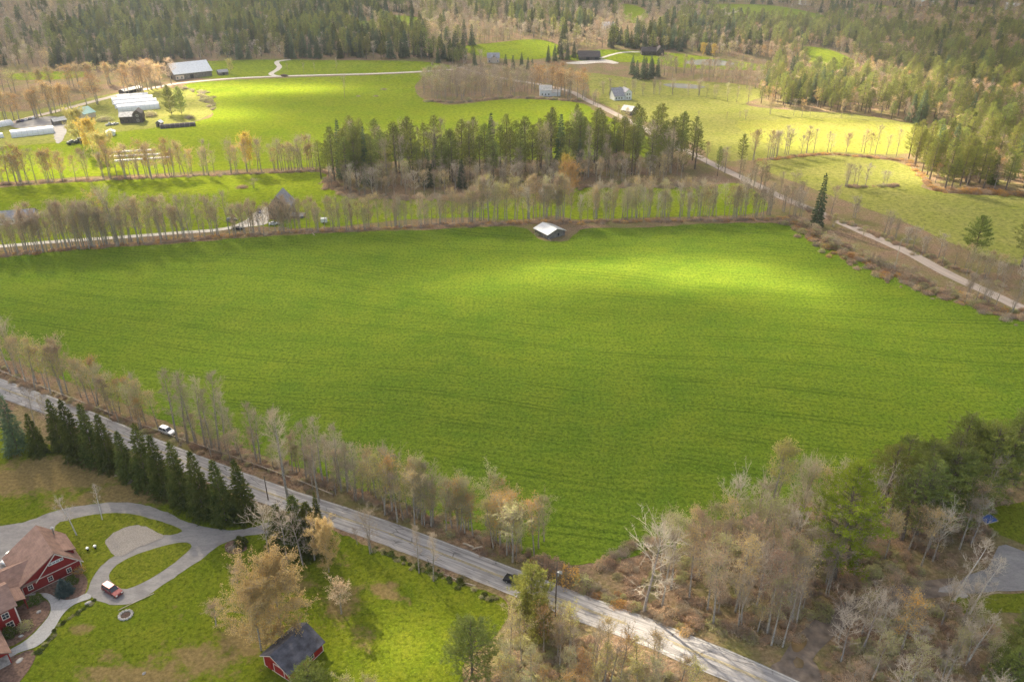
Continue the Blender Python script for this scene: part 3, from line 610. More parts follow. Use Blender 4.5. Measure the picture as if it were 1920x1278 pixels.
proto('poplar', make_bare(170, 22, 3.0, .62, 'oval', 2, .26, tw=1.2, nl=18, lean=.02), 22, M['palebark'], [M['twig'], M['bud_yellow']])

SPEC = []      # kind, x, y, z, height, yaw, ctx, forced
def T(kind_, px, py, h=None, top=None, ctx='', label=None, wide=1.0, yaw=None, pi=None, forced=False):
    p = at(px, py)
    if top is not None: h = hgt(px, py, top[0] if isinstance(top, tuple) else px, top[1] if isinstance(top, tuple) else top)
    SPEC.append([kind_, p.x, p.y, p.z, h, yaw if yaw is not None else random.uniform(0, 6.28), ctx, label, wide, pi, forced or label is not None])
def pick(d): 
    r = random.random() * sum(d.values())
    for k, v in d.items():
        r -= v
        if r <= 0: return k
    return k
def row(pts, n, hr, kinds, ctx, dep=2.0, wide=1.0):
    w0 = [at(*p) for p in pts]; L = [0]
    for a, b in zip(w0, w0[1:]): L.append(L[-1] + (b - a).length)
    for i in range(n):
        s = ((i + random.uniform(-.6, 1.6)) / n * L[-1]) if random.random() < .5 else (int(random.random() * n / 3.5) * 3.5 / n * L[-1] + random.gauss(0, 1.6))
        s = min(max(s, 0), L[-1] * .999)
        j = max(k for k in range(len(L)) if L[k] <= s); j = min(j, len(w0) - 2); t = (s - L[j]) / (L[j + 1] - L[j])
        p = w0[j].lerp(w0[j + 1], t); x, y = p.x + random.gauss(0, dep * .4), p.y + random.gauss(0, dep * .6)
        SPEC.append([pick(kinds), x, y, terr(x, y), random.uniform(*hr), random.uniform(0, 6.28), ctx, None, wide * random.uniform(.85, 1.15), None, False])
def area(poly, sp, hr, kinds, ctx, wide=1.0, hole=()):
    w0 = [at(*p) for p in poly]; q = [(p.x, p.y) for p in w0]; hw = [[(at(*p).x, at(*p).y) for p in h] for h in hole]
    x = min(a for a, b in q)
    while x < max(a for a, b in q):
        y = min(b for a, b in q)
        while y < max(b for a, b in q):
            X, Y = x + random.uniform(-.45, .45) * sp, y + random.uniform(-.45, .45) * sp
            if inside(X, Y, q) and not any(inside(X, Y, h) for h in hw):
                SPEC.append([pick(kinds), X, Y, terr(X, Y), random.uniform(*hr), random.uniform(0, 6.28), ctx, None, wide * random.uniform(.85, 1.15), None, False])
            y += sp
        x += sp
exec(compile(r'''
# --- row between the paved road and the field
row([(-40, 672), (40, 716), (140, 752), (215, 780)], 32, (13, 19), dict(tan=4, orange=3, pink=1, bare=2, olive=3, yellow=2), 'in the roadside row at the left edge', 3.2)
row([(215, 780), (300, 808)], 12, (11, 15), dict(orange=2, tan=3, olive=2, bare=2, yellow=1), 'in the roadside row above the silver car', 3.)
for px, py, tp in ((333, 826, 690), (352, 829, 692), (368, 833, 712), (385, 838, 705), (398, 841, 725), (412, 846, 700), (424, 848, 735), (446, 852, 765), (482, 868, 752), (489, 870, 770)):
    T('tallbare', px, py, top=(px - 16, tp), ctx='beside the silver car on the verge')
row([(330, 822), (420, 846), (500, 878)], 16, (6, 11), dict(bare=4, pink=2, olive=1), 'in the low growth behind the silver car', 3.)
for px, py, tp in ((533, 888, 762), (575, 900, 790), (606, 905, 780), (615, 908, 815), (640, 920, 800), (652, 922, 830), (668, 930, 830)):
    T('tallbare', px, py, top=(px - 8, tp), ctx='in the roadside row below the silver car')
row([(500, 878), (600, 902), (700, 938)], 24, (7, 13), dict(bare=5, pale=1, olive=1, pink=1), 'in the low growth below the silver car', 3.4)
row([(700, 940), (780, 962), (850, 990)], 26, (10, 16.5), dict(bare=3, tan=2, olive=3, orange=1, yellow=2), 'in the row left of the yellow clump', 3.4)
T('orange', 735, 960, top=852, label='yellow-orange budding tree standing tallest in the roadside row, mid-left of the field corner')
row([(850, 988), (920, 1012), (1000, 1043)], 28, (11, 16.5), dict(orange=2, yellow=4, tan=2, olive=4, bare=1), 'in the yellow clump at the field corner', 3.6)
T('tallbare', 541, 942, top=(524, 765), label='tall thin bare tree on the house side of the paved road, left of its twin')
T('tallbare', 598, 940, top=(588, 812), label='tall thin bare tree on the house side of the paved road, right of its twin')
T('bare', 695, 1036, top=950, label='small bare tree on the grass verge, leftmost of three below the paved road')
T('tallbare', 786, 1074, top=(779, 985), wide=.8, label='thin bare tree on the verge, middle one of three below the paved road')
T('tallbare', 813, 1089, top=(811, 995), wide=.8, label='thin bare tree on the verge, rightmost of three below the paved road')
T('bare', 670, 1020, top=985, label='stubby bare sapling at the road edge left of the three verge trees')
T('bare', 66, 800, top=(45, 718), wide=.7, label='bare tree behind the leftmost evergreens of the spruce row')
T('bare', 92, 800, top=(80, 735), wide=.8, label='bare tree by the first dark spruce of the row, near the road')
# --- the spruce row
sp = [(73, 847, 25, 753), (113, 847, 115, 800), (127, 842, 137, 755)]
for i, (bx, by, tx, ty) in enumerate([(35, 848, 28, 745), (75, 850, 65, 778), (118, 840, 112, 752), (149, 860, 143, 753), (181, 868, 178, 762), (209, 878, 206, 780), (243, 896, 240, 812), (278, 912, 276, 800), (310, 928, 307, 820), (346, 946, 344, 832), (384, 966, 380, 850), (424, 975, 425, 866), (461, 972, 457, 866)]):
    o = ['leftmost spruce of the row, paler and softer than the rest', 'second spruce from the left in the row beside the road, half hidden and low', 'third spruce from the left in the row beside the paved road', 'fourth spruce from the left in the row beside the paved road', 'fifth spruce from the left in the row beside the paved road', 'sixth spruce from the left in the row beside the paved road', 'seventh spruce from the left in the row, shorter than its neighbours', 'eighth spruce from the left in the row beside the paved road', 'fifth spruce from the right in the row beside the paved road', 'fourth spruce from the right in the row beside the paved road', 'third spruce from the right in the row, the widest and darkest', 'second spruce from the right in the row above the driveway mouth', 'rightmost spruce of the row, above the driveway mouth'][i]
    T('fir' if i == 0 else 'spruce', bx, by, top=(tx, ty), wide=.98, label=o, pi=i % 4)
T('spruce', 598, 985, top=(597, 925), wide=.6, label='thin spire of a spruce right of the pale bare clump by the road')
for i, (x, y, tp) in enumerate(((530, 1030, 948), (560, 1035, 935), (585, 1030, 945))):
    T('spruce', x, y, top=tp, wide=1.3, label=['dark evergreen behind the pale bare clump, left of three', 'dark evergreen behind the pale bare clump, middle of three', 'dark evergreen behind the pale bare clump, right of three'][i])
for i, (x, y, tp) in enumerate(((505, 1040, 938), (538, 1050, 950), (568, 1058, 960), (590, 1050, 970))):
    T('pale', x, y, top=tp, label='pale branched bare tree, %s of four in the clump by the driveway mouth' % ['leftmost', 'second', 'third', 'rightmost'][i])
T('maple', 617, 1072, top=972, wide=.68, pi=1, label='small olive-tan maple on the lawn between the pale bare clump and the road')
T('maple', 528, 1190, top=1035, wide=.98, pi=1, label='big golden-tan maple on the lawn, behind the small red shed')
T('maple', 490, 1218, top=1085, wide=.86, pi=1, label='lower tan maple on the lawn beside the white trellis of the red shed')
T('pink', 446, 1112, top=1068, wide=1.5, label='low purplish ornamental tree on the lawn, left of the big tan maple')
T('pink', 405, 1172, top=1128, wide=1.5, label='low purplish ornamental tree on the lawn, below and left of the first')
T('pink', 640, 1150, top=1085, wide=1.3, label='faint pinkish bare shrub tree on the lawn right of the big tan maple')
T('birch', 144, 1003, top=(125, 930), label='white birch clump on the lawn behind the brown roof', pi=0)
T('birch', 192, 974, top=(183, 912), wide=.8, label='small white birch on the lawn inside the driveway arc', pi=1)
# --- bottom centre cluster
T('roundpine', 995, 1150, top=1062, wide=.9, label='bushy green pine beside the road, partly hiding the black car', pi=1)
T('roundpine', 985, 1165, top=1112, wide=.7, label='lower pale green pine just below the one hiding the black car', pi=1)
T('roundpine', 1012, 1205, top=1118, wide=.6, label='small green pine next to the utility pole by the road', pi=1)
T('roundpine', 885, 1268, top=1162, wide=1.0, label='round dark green pine alone on the lawn at the bottom of the photo', pi=0)
T('roundpine', 590, 1325, top=1245, wide=.9, label='pale green pine in front of the small red shed', pi=1)
T('yellow', 978, 1240, top=1148, label='yellow-green tree between the lone round pine and the utility pole')
T('yellow', 958, 1300, top=1225, label='yellow-green tree at the bottom edge right of the lone round pine')
T('yellow', 650, 1345, top=1262, label='yellow budding tree at the bottom edge right of the red shed')
T('yellow', 700, 1350, top=1262, label='second yellow budding tree at the bottom edge right of the red shed')
area([(930, 1200), (1010, 1180), (1060, 1190), (1120, 1215), (1200, 1240), (1290, 1275), (1330, 1310), (1250, 1370), (1000, 1400), (930, 1300)], 3.7, (8, 12.5), dict(orange=3, tan=3, yellow=3, olive=3, bare=3, pale=1), 'in the bottom thicket below the paved road', .9)
T('bare', 1172, 1238, top=1165, label='dark twisted bare tree at the road edge above the bottom thicket, left one')
T('bare', 1230, 1262, top=1192, label='dark twisted bare tree at the road edge above the bottom thicket, right one')
# --- lower right woods
T('pale', 1207, 1147, top=(1195, 985), wide=1.25, pi=0, label='big old pale-branched tree with thick trunk beside the road, left of the woods')
area([(1215, 1090), (1270, 1040), (1330, 1030), (1400, 1000), (1450, 975), (1520, 965), (1600, 965), (1640, 970), (1660, 1040), (1600, 1110), (1520, 1180), (1470, 1215), (1380, 1195), (1280, 1155), (1230, 1140)], 4.9, (14, 21), dict(pale=4, bare=4, tan=3, pink=2, olive=2), 'in the brown woods beside the paved road', .95)
area([(1240, 1120), (1330, 1080), (1450, 1080), (1560, 1100), (1470, 1195), (1380, 1180), (1290, 1150)], 5.5, (5, 9), dict(pink=4, bare=3, tan=1), 'in the low thicket edging the brown woods', 1.1)
T('poplar', 1432, 1010, top=(1448, 822), label='tall poplar with pale yellow top rising above the field edge of the woods')
T('lime', 1562, 1085, top=872, wide=1.2, label='bright green pine in the middle of the brown woods')
T('pine', 1590, 1050, top=905, wide=1.1, label='darker pine just behind the bright green pine in the woods')
area([(1640, 960), (1700, 930), (1760, 905), (1850, 880), (1990, 860), (2010, 930), (1900, 925), (1800, 960), (1740, 1000), (1680, 1040), (1640, 1060)], 6.3, (18, 24), dict(pine=4, lightpine=1.5, roundpine=1), 'in the dark pines at the field end', 1.25)
area([(1650, 985), (1720, 960), (1800, 950), (1850, 960), (1850, 1000), (1790, 1040), (1700, 1080), (1640, 1090)], 5.2, (13, 18), dict(pale=5, bare=3, tan=1, olive=1), 'in the bare wood below the dark pines', .95)
area([(1560, 1190), (1620, 1160), (1700, 1140), (1780, 1135), (1800, 1160), (1850, 1180), (1860, 1290), (1900, 1400), (1600, 1400), (1560, 1300)], 5.2, (10, 14), dict(pale=4, bare=3, tan=2, pink=1, olive=2), 'in the corner wood below the muddy track', .95)
T('orange', 1690, 1218, top=1108, wide=1.2, label='orange-brown budding tree right of the muddy track')
T('pale', 1618, 1215, top=1098, wide=1., label='bare tree with whitish fan of branches right of the muddy track')
T('birch', 1790, 1125, top=(1818, 1000), yaw=.3, pi=0, label='leaning white birch against the grey yard, left of three')
T('birch', 1818, 1150, top=(1862, 1040), yaw=.3, pi=1, label='leaning white birch against the grey yard, upper right of three')
T('birch', 1813, 1243, top=(1850, 1145), yaw=.3, pi=0, label='leaning white birch at lower right, nearest of three')
for i, (x, y, tp) in enumerate(((1905, 1270, 1150), (1880, 1300, 1215), (1925, 1215, 1130))):
    T('roundpine', x, y, top=tp, label=['dark evergreen at the lower right edge, middle one', 'dark evergreen at the lower right corner', 'dark evergreen at the right edge below the grey yard'][i], pi=0, wide=.9)
T('tan', 1912, 1260, top=1165, label='tan budding tree at the right edge among the dark evergreens')
# --- hedgerow behind the big field
row([(-30, 480), (60, 472), (180, 463), (300, 452), (440, 441)], 108, (12, 22), dict(bare=5, tallbare=2, pink=2, tan=1, olive=1), 'in the hedgerow left of the dark house', 2.6, .9)
T('bare', 222, 460, top=345, wide=1.3, pi=3, label='big bare double-trunked tree in the hedgerow left of the dark gabled house')
T('orange', 202, 458, top=355, label='orange-topped tree next to the big double-trunked one in the hedgerow')
row([(440, 441), (560, 434), (640, 430), (760, 426), (880, 418)], 98, (9, 17), dict(bare=5, pink=3, tan=2, tallbare=1, olive=1), 'in the hedgerow right of the dark house', 2.6, .82)
row([(880, 418), (980, 412), (1075, 410)], 38, (15, 22), dict(yellow=3, tan=3, pink=2, bare=2, olive=3, pale=1), 'in the hedgerow right behind the field shed', 3.2)
T('yellow', 903, 415, top=330, wide=.8, label='golden-leaved narrow tree in the hedgerow, upper left of the field shed')
row([(1085, 414), (1200, 410), (1320, 408), (1400, 405)], 72, (11, 20), dict(olive=3, bare=4, pale=2, tan=2), 'in the hedgerow right of the field shed', 3.2, .85)
row([(1400, 404), (1470, 400), (1510, 412)], 20, (11, 16), dict(bare=4, pale=1, pink=1), 'at the field corner by the dirt road', 5.)
T('maple', 1068, 372, top=303, wide=.85, pi=0, label='round reddish-brown maple on the small lawn behind the hedgerow')
T('gold', 1060, 345, top=288, wide=.6, pi=0, label='small golden tree behind the reddish-brown maple')
# --- row at the far edge of the narrow pasture
row([(-30, 346), (100, 341), (220, 334), (330, 330)], 54, (13, 21), dict(orange=3, tan=3, bare=3, yellow=1), 'in the row beyond the narrow left pasture', 2.5)
row([(330, 330), (450, 324), (600, 317)], 36, (12, 20), dict(tan=1, bare=4, orange=1), 'in the row left of the pine grove', 2.5)
T('gold', 470, 320, top=247, wide=.6, pi=0, label='orange-gold tree in the row left of the pine grove')
T('bare', 565, 314, top=252, wide=1.2, pi=4, label='forked bare tree at the right end of the row, left of the pine grove')
T('bare', 476, 352, h=5, wide=2.2, pi=3, label='rounded grey bush by the brush pile in the narrow pasture')
# --- pine grove
area([(600, 335), (640, 300), (720, 300), (800, 310), (900, 300), (1000, 300), (1100, 290), (1200, 285), (1300, 292), (1320, 320), (1220, 330), (1000, 345), (900, 345), (800, 350), (700, 362), (640, 358)], 8.2, (17, 30), dict(pine=6, lightpine=4, bare=2, tallbare=1, yellow=1, fir=.6), 'in the pine grove behind the hedgerow', 1.0)
area([(610, 345), (700, 345), (850, 340), (1000, 335), (1100, 325), (1230, 322), (1300, 330), (1240, 345), (1050, 352), (900, 368), (700, 372), (640, 366)], 6.0, (10, 16), dict(bare=6, pale=2, pink=1, tan=2, olive=1), 'along the foot of the pine grove', 1.0)
T('fir', 688, 345, top=240, wide=.6, label='narrow spire spruce in the left part of the pine grove')
T('fir', 640, 335, top=228, wide=.6, label='leftmost narrow spire spruce of the pine grove')
T('fir', 804, 350, top=282, wide=.9, label='low dark spruce at the front left of the pine grove')
T('fir', 866, 352, top=300, wide=1.0, label='low dark green conifer at the front middle of the pine grove')
T('gold', 728, 335, top=280, wide=.6, pi=1, label='pale yellow tree in front of the left pines of the grove')
# --- farm maples at far left
row([(-20, 232), (60, 222), (120, 208), (200, 190), (270, 172), (318, 160)], 40, (17, 23), dict(orange=6, tan=5, pink=1), 'in the big maple row along the farm road', 4., 1.5)
row([(-20, 178), (80, 168), (180, 160), (300, 150)], 30, (15, 19), dict(orange=5, tan=3, yellow=3), 'in the maples behind the farm road', 5., 1.6)
T('gold', 152, 272, top=200, wide=.95, pi=1, label='big yellow willow among the farm buildings, upper one')
T('gold', 176, 292, top=222, wide=.8, pi=0, label='golden willow beside the dark farm cart')
T('gold', 205, 318, top=246, wide=1.0, pi=1, label='yellow willow below the farm buildings, front one')
T('roundpine', 322, 215, top=160, pi=0, wide=.75, label='pair of farm pines, the left one, beside the white greenhouses')
T('roundpine', 341, 214, top=163, pi=0, wide=.7, label='pair of farm pines, the right one, beside the white greenhouses')
T('gold', 433, 138, top=110, wide=.7, pi=1, label='yellow-green tree right of the large metal-roofed barn')
T('bare', 646, 184, top=136, wide=.8, pi=0, label='lone bare tree in the wide lime green pasture')
for x in (590, 632, 540, 570): T('bare', x, 137, top=117 if x != 632 else 105, ctx='as a lone sapling above the white farm lane', wide=.7)
# --- grove in the pasture
area([(790, 160), (830, 150), (900, 150), (1000, 160), (1010, 178), (960, 180), (900, 186), (830, 191), (795, 180)], 6.5, (13, 17), dict(bare=6, olive=2, tan=1), 'in the bare grove inside the pasture', 1.0)
area([(1000, 165), (1060, 165), (1098, 180), (1100, 190), (1060, 188), (1010, 180)], 7.5, (17, 22), dict(orange=6, tan=2), 'around the half hidden white farmhouse', 1.3)
area([(860, 140), (1000, 140), (1060, 152), (1040, 162), (960, 156), (880, 150)], 8, (9, 13), dict(bare=3, olive=1, pink=2, tan=1), 'behind the bare grove, by the dirt road', 1.0)
for i, (x, y, tp) in enumerate(((948, 132, 103), (962, 132, 105), (978, 125, 100), (990, 130, 108), (998, 133, 110))): T('fir', x, y, top=tp, ctx='in the dark cluster by the brick house')
row([(1100, 176), (1200, 177), (1300, 178), (1400, 196)], 26, (9, 14), dict(bare=4, olive=2), 'in the thin tree line behind the white house', 2.)
row([(1112, 196), (1150, 215), (1195, 236)], 7, (8, 12), dict(bare=1, tan=1), 'along the dirt road below the white house', 2.)
area([(1230, 120), (1290, 130), (1440, 134), (1450, 172), (1400, 168), (1300, 150), (1230, 142)], 8, (9, 14), dict(bare=5, pink=2, olive=1), 'in the bare belt below the far pond', 1.1)
area([(1180, 140), (1235, 140), (1230, 152), (1190, 150)], 8, (14, 18), dict(fir=1), 'in the dark spruce clump behind the white house', 1.)
for i, (x, y) in enumerate(((1028, 116), (1040, 114), (1052, 112), (1064, 112), (1076, 108))): T('fir', x, y, h=14, ctx='in the dark spruces left of the long dark barn')
T('gold', 1316, 108, top=80, wide=.6, pi=0, label='golden tree above the far pond, left one'); T('gold', 1336, 109, top=82, wide=.6, pi=0, label='golden tree above the far pond, right one')
row([(1310, 224), (1400, 224)], 4, (5, 7), dict(bare=1), 'in the meadow right of the white house', 1.); row([(1440, 215), (1600, 222)], 7, (8, 13), dict(tan=2, bare=2, orange=1), 'along the ditch of the right hand meadow', 2.)
# --- right hand hedges
row([(1410, 300), (1480, 290), (1560, 285), (1640, 288), (1700, 296)], 26, (11, 18), dict(tan=3, bare=4, pale=1), 'in the curved line between right hand meadows', 2.)
area([(1690, 285), (1740, 290), (1770, 325), (1745, 345), (1710, 310)], 8, (16, 22), dict(tan=1, lightpine=3, bare=1), 'at the end of the curved tree line')
row([(1585, 350), (1680, 348)], 9, (8, 13), dict(pale=3, bare=2), 'in the short row inside the right meadow', 1.)
row([(1330, 308), (1420, 352), (1500, 388)], 22, (9, 16), dict(bare=4, olive=1, pink=1, tan=1), 'along the dirt road beside the pine grove', 6.)
T('pine', 1388, 318, top=252, wide=.8, label='slender pine beside the dirt road, right of the pine grove'); T('pine', 1345, 330, top=275, wide=.7, label='short pine at the road end of the pine grove')
T('fir', 1530, 425, top=330, wide=.75, label='single dark spruce beside the dirt road at the field corner')
T('roundpine', 1826, 478, top=405, wide=.95, pi=0, label='bushy pine in the right hand meadow edge, standing alone'); T('pine', 1915, 500, top=390, wide=1.3, label='large dark pine cut by the right edge of the photo')
T('pink', 1558, 402, top=345, label='reddish bare tree right of the single dark spruce')
row([(1600, 408), (1700, 460), (1760, 490)], 16, (7, 11), dict(pale=3, bare=3), 'on the meadow side of the dirt road', 2.5)
row([(1560, 425), (1640, 455)], 4, (5, 7), dict(yellow=1), 'as yellow shrubs on the banks of the dirt road', 2)
area([(1770, 490), (1850, 500), (1960, 530), (1960, 570), (1880, 545), (1800, 512)], 5, (7, 11), dict(bare=4, tan=3, pale=1, olive=2), 'in the brushy corner at the right edge')
row([(1790, 545), (1850, 572), (1930, 600)], 12, (8, 12), dict(bare=1), 'between dirt road and field, right edge', 1.5)
row([(1500, 425), (1560, 462), (1640, 498), (1720, 530), (1800, 560)], 70, (2.2, 4.5), dict(bare=4, pink=4, olive=2), 'in the brushy bank of the dirt road', 5., 2.0)
''', 'rows', 'exec'))

# --- the great forest: all the land above a line, less the clearings
FB = [(-400, -80), (-400, 130), (0, 128), (60, 130), (150, 130), (310, 128), (330, 116), (400, 112), (600, 110), (780, 112), (855, 124), (880, 128), (1000, 116), (1060, 110), (1125, 92), (1250, 96), (1345, 106), (1445, 120), (1440, 150), (1425, 172), (1420, 195), (1500, 205), (1600, 213), (1700, 232), (1795, 243), (1770, 262), (1712, 292), (1735, 325), (1745, 355), (1920, 365), (2300, 380), (2300, -80)]
FW = [(-520, 1500), (-420, 700)]
CON = [[(100, 130), (90, 60), (230, 20), (420, -20), (760, -20), (790, 60), (840, 112), (600, 116), (330, 125)], [(1380, 205), (1420, 150), (1480, 100), (1280, 105), (1260, 60), (1330, 40), (1500, 50), (1560, 30), (1900, 60), (2300, 120), (2300, 400), (1740, 360), (1700, 300), (1790, 243)], [(960, 60), (950, 20), (1090, 0), (1140, 50), (1100, 70)], [(1120, 90), (1250, 60), (1350, 100)]]
BRN = [[(1530, 130), (1620, 120), (1740, 165), (1920, 195), (2000, 240), (1900, 230), (1700, 160), (1520, 150)], [(1580, 28), (1700, 30), (1900, 90), (1950, 120), (1800, 100), (1650, 50)], [(1420, 175), (1440, 130), (1530, 110), (1560, 140), (1500, 160)]]
def forest():
    Y = 395.
    while Y < 1500:
        sp = 7.2 if Y < 900 else 8.0
        X = -.70 * Y - 60
        while X < .70 * Y + 90:
            x, y = X + random.uniform(-.5, .5) * sp, Y + random.uniform(-.5, .5) * sp
            X += sp
            z = terr(x, y); px, py = proj(x, y, z)
            if py < -40 or not inside(px, py, FB): continue
            if any(inside(px, py, c) or inside(px, py - (4 + py * .10), c) for c in CLEAR): continue
            n1 = noise.noise((x * .012, y * .012, 2.)) + .5 * noise.noise((x * .05, y * .05, 4.))
            con = any(inside(px, py, c) for c in CON); brn = any(inside(px, py, c) for c in BRN)
            pc = (.64 if py > 48 or px < 860 else .30) if con else .12
            if brn: pc = .10
            pc = min(.97, max(.03, pc + .45 * n1))
            if random.random() < pc:
                if px > 1380 and py > 40: k = pick(dict(lightpine=6, pine=3, fir=.8, spruce=.6))
                else: k = pick(dict(fir=4, pine=4, lightpine=2.5, spruce=1.2))
                h = random.uniform(11, 23)
            else:
                k = pick(dict(orange=2, tan=3, yellow=2, pink=3, bare=2)) if px > 1380 else pick(dict(bare=6, pink=1.6, tan=1.4, olive=2.2, pale=1.2, yellow=.5)); h = random.uniform(10, 15)
            if px > 1400 and py > 130: c = 'in the sunlit pine forest on the right'
            elif px > 1380: c = 'on the wooded hills at upper right'
            elif px < 860 and py > 60: c = 'along the forest edge above the farm'
            elif px < 860: c = 'in the forest on the upper left hillside'
            else: c = 'in the woods at the top centre'
            SPEC.append([k, x, y, z, h, random.uniform(0, 6.28), c, None, random.uniform(.9, 1.25), None, False])
        Y += sp
forest()

# --- keep trees off the roads and out of the buildings; then the biggest 290 of a name are things, the rest one wood per kind
def keep(s):
    if s[10]: return True
    return all((s[1] - a) ** 2 + (s[2] - b) ** 2 > r * r for a, b, r in NOGO)
def tilt(name, s):
    a = .045 if name in ('bare_tree', 'budding_tree') else .012
    return (random.gauss(0, a), random.gauss(0, a), s[5])
def place_trees():
    by = {}
    for s in SPEC:
        if not keep(s): continue
        a = proj(s[1], s[2], s[3])[1] - proj(s[1], s[2], s[3] + s[4])[1]
        px, py = proj(s[1], s[2], s[3] + s[4] * .6)
        if not (-60 < px < 1980) or py > 1330: a *= .15
        by.setdefault(KIND[s[0]]['name'], []).append((10000 if s[10] else a, a, s))
    for name, L in by.items():
        L.sort(key=lambda q: -q[0]); rest = []
        grp = {}
        for rk, a, s in L[:290]:
            if not s[7] and a > 7: grp.setdefault((s[0], s[6]), []).append(s)
        names = {}
        for (kk, cx), g in grp.items():
            g.sort(key=lambda q: proj(q[1], q[2], q[3])[0]); n = len(g); nn = KIND[kk]['noun']
            O = ['first', 'second', 'third', 'fourth', 'fifth', 'sixth', 'seventh', 'eighth', 'ninth', 'tenth', 'eleventh', 'twelfth']
            for i, q in enumerate(g):
                if n == 1: lb = nn + ' ' + cx
                elif n <= 14: lb = '%s %s' % (nn, cx) + (', leftmost' if i == 0 else ', rightmost' if i == n - 1 else ', %s from left' % O[i] if i < 7 or i < n / 2 else ', %s from right' % O[n - 1 - i])
                else:
                    P = max(4, min(12, n // 4)); j = i * P // n; m = i - -(-j * n // P)
                    lb = '%s %s, %s part' % (nn, cx, 'leftmost' if j == 0 else 'rightmost' if j == P - 1 else '%s from left' % O[j])
                names[id(q)] = lb
        for i, (rk, a, s) in enumerate(L):
            k = KIND[s[0]]; pi = (s[9] if s[9] is not None else random.randrange(len(k['p']))) % len(k['p'])
            H, tm, cm, wm = k['p'][pi]; sc = s[4] / H
            # stouter things keep a width between their own scale and the prototype's
            ws = sc ** .75 * s[8]
            if i < 290 and a > 7:
                label = s[7] or names[id(s)]
                group = None if s[7] else ('%s %s' % (k['plural'], s[6]))
                if a > 40:
                    o = thing(name, label, k['cat'], (s[1], s[2], s[3]), s[5], group); o.scale = (ws, ws, sc); o.rotation_euler = tilt(name, s)
                    link('trunk', tm, o); link('crown', cm, o)
                else:
                    o = tag(link(name, wm, None, (s[1], s[2], s[3]), s[5]), label, k['cat'], group); o.scale = (ws, ws, sc); o.rotation_euler = tilt(name, s)
            else: rest.append((s[0], pi, s[1], s[2], s[3], s[5], ws, sc))
        if rest: scatter({'bare_tree': 'bare_woods', 'budding_tree': 'budding_woods', 'pine_tree': 'pine_woods', 'spruce_tree': 'spruce_woods'}.get(name, name + '_woods'), rest, 'far-off ' + {'bare_tree': 'bare grey woods', 'budding_tree': 'tan and orange budding woods', 'pine_tree': 'green pine woods', 'spruce_tree': 'dark spruce woods'}.get(name, name) + ' covering the hills')
def scatter(name, items, label, get=None):
    """one object of stuff: points that carry an index, a yaw and a scale, instanced by geometry nodes"""
    keys = sorted(set((a, b) for a, b, *_ in items)); col = bpy.data.collections.new(name + ' sources')
    for i, (a, b) in enumerate(keys):
        src = bpy.data.objects.new('%03d_%s_source' % (i, name), (get or (lambda a, b: KIND[a]['p'][b][3]))(a, b)); col.objects.link(src)
    me = bpy.data.meshes.new(name); me.from_pydata([tuple(q[2:5]) for q in items], [], [])
    at1 = me.attributes.new('idx', 'INT', 'POINT'); at1.data.foreach_set('value', [keys.index((q[0], q[1])) for q in items])
    at2 = me.attributes.new('yaw', 'FLOAT_VECTOR', 'POINT'); at2.data.foreach_set('vector', [c for q in items for c in (0, 0, q[5])])
    at3 = me.attributes.new('scl', 'FLOAT_VECTOR', 'POINT'); at3.data.foreach_set('vector', [c for q in items for c in (q[6], q[6], q[7])])
    o = tag(link(name, me), label, kind='stuff')
    ng = bpy.data.node_groups.new(name, 'GeometryNodeTree')
    ng.interface.new_socket('Geometry', in_out='INPUT', socket_type='NodeSocketGeometry'); ng.interface.new_socket('Geometry', in_out='OUTPUT', socket_type='NodeSocketGeometry')
    N = ng.nodes.new; L = ng.links.new
    gi, go = N('NodeGroupInput'), N('NodeGroupOutput'); ci = N('GeometryNodeCollectionInfo'); ci.inputs[0].default_value = col; ci.inputs['Separate Children'].default_value = True; ci.inputs['Reset Children'].default_value = True
    ip = N('GeometryNodeInstanceOnPoints'); ip.inputs['Pick Instance'].default_value = True
    def na(nm, tp): q = N('GeometryNodeInputNamedAttribute'); q.data_type = tp; q.inputs[0].default_value = nm; return q.outputs[0]
    m2p = N('GeometryNodeMeshToPoints')
    L(gi.outputs[0], m2p.inputs[0]); L(m2p.outputs[0], ip.inputs['Points']); L(ci.outputs[0], ip.inputs['Instance'])
    L(na('idx', 'INT'), ip.inputs['Instance Index']); L(na('yaw', 'FLOAT_VECTOR'), ip.inputs['Rotation']); L(na('scl', 'FLOAT_VECTOR'), ip.inputs['Scale'])
    L(ip.outputs[0], go.inputs[0])
    md = o.modifiers.new('scatter', 'NODES'); md.node_group = ng
    return o

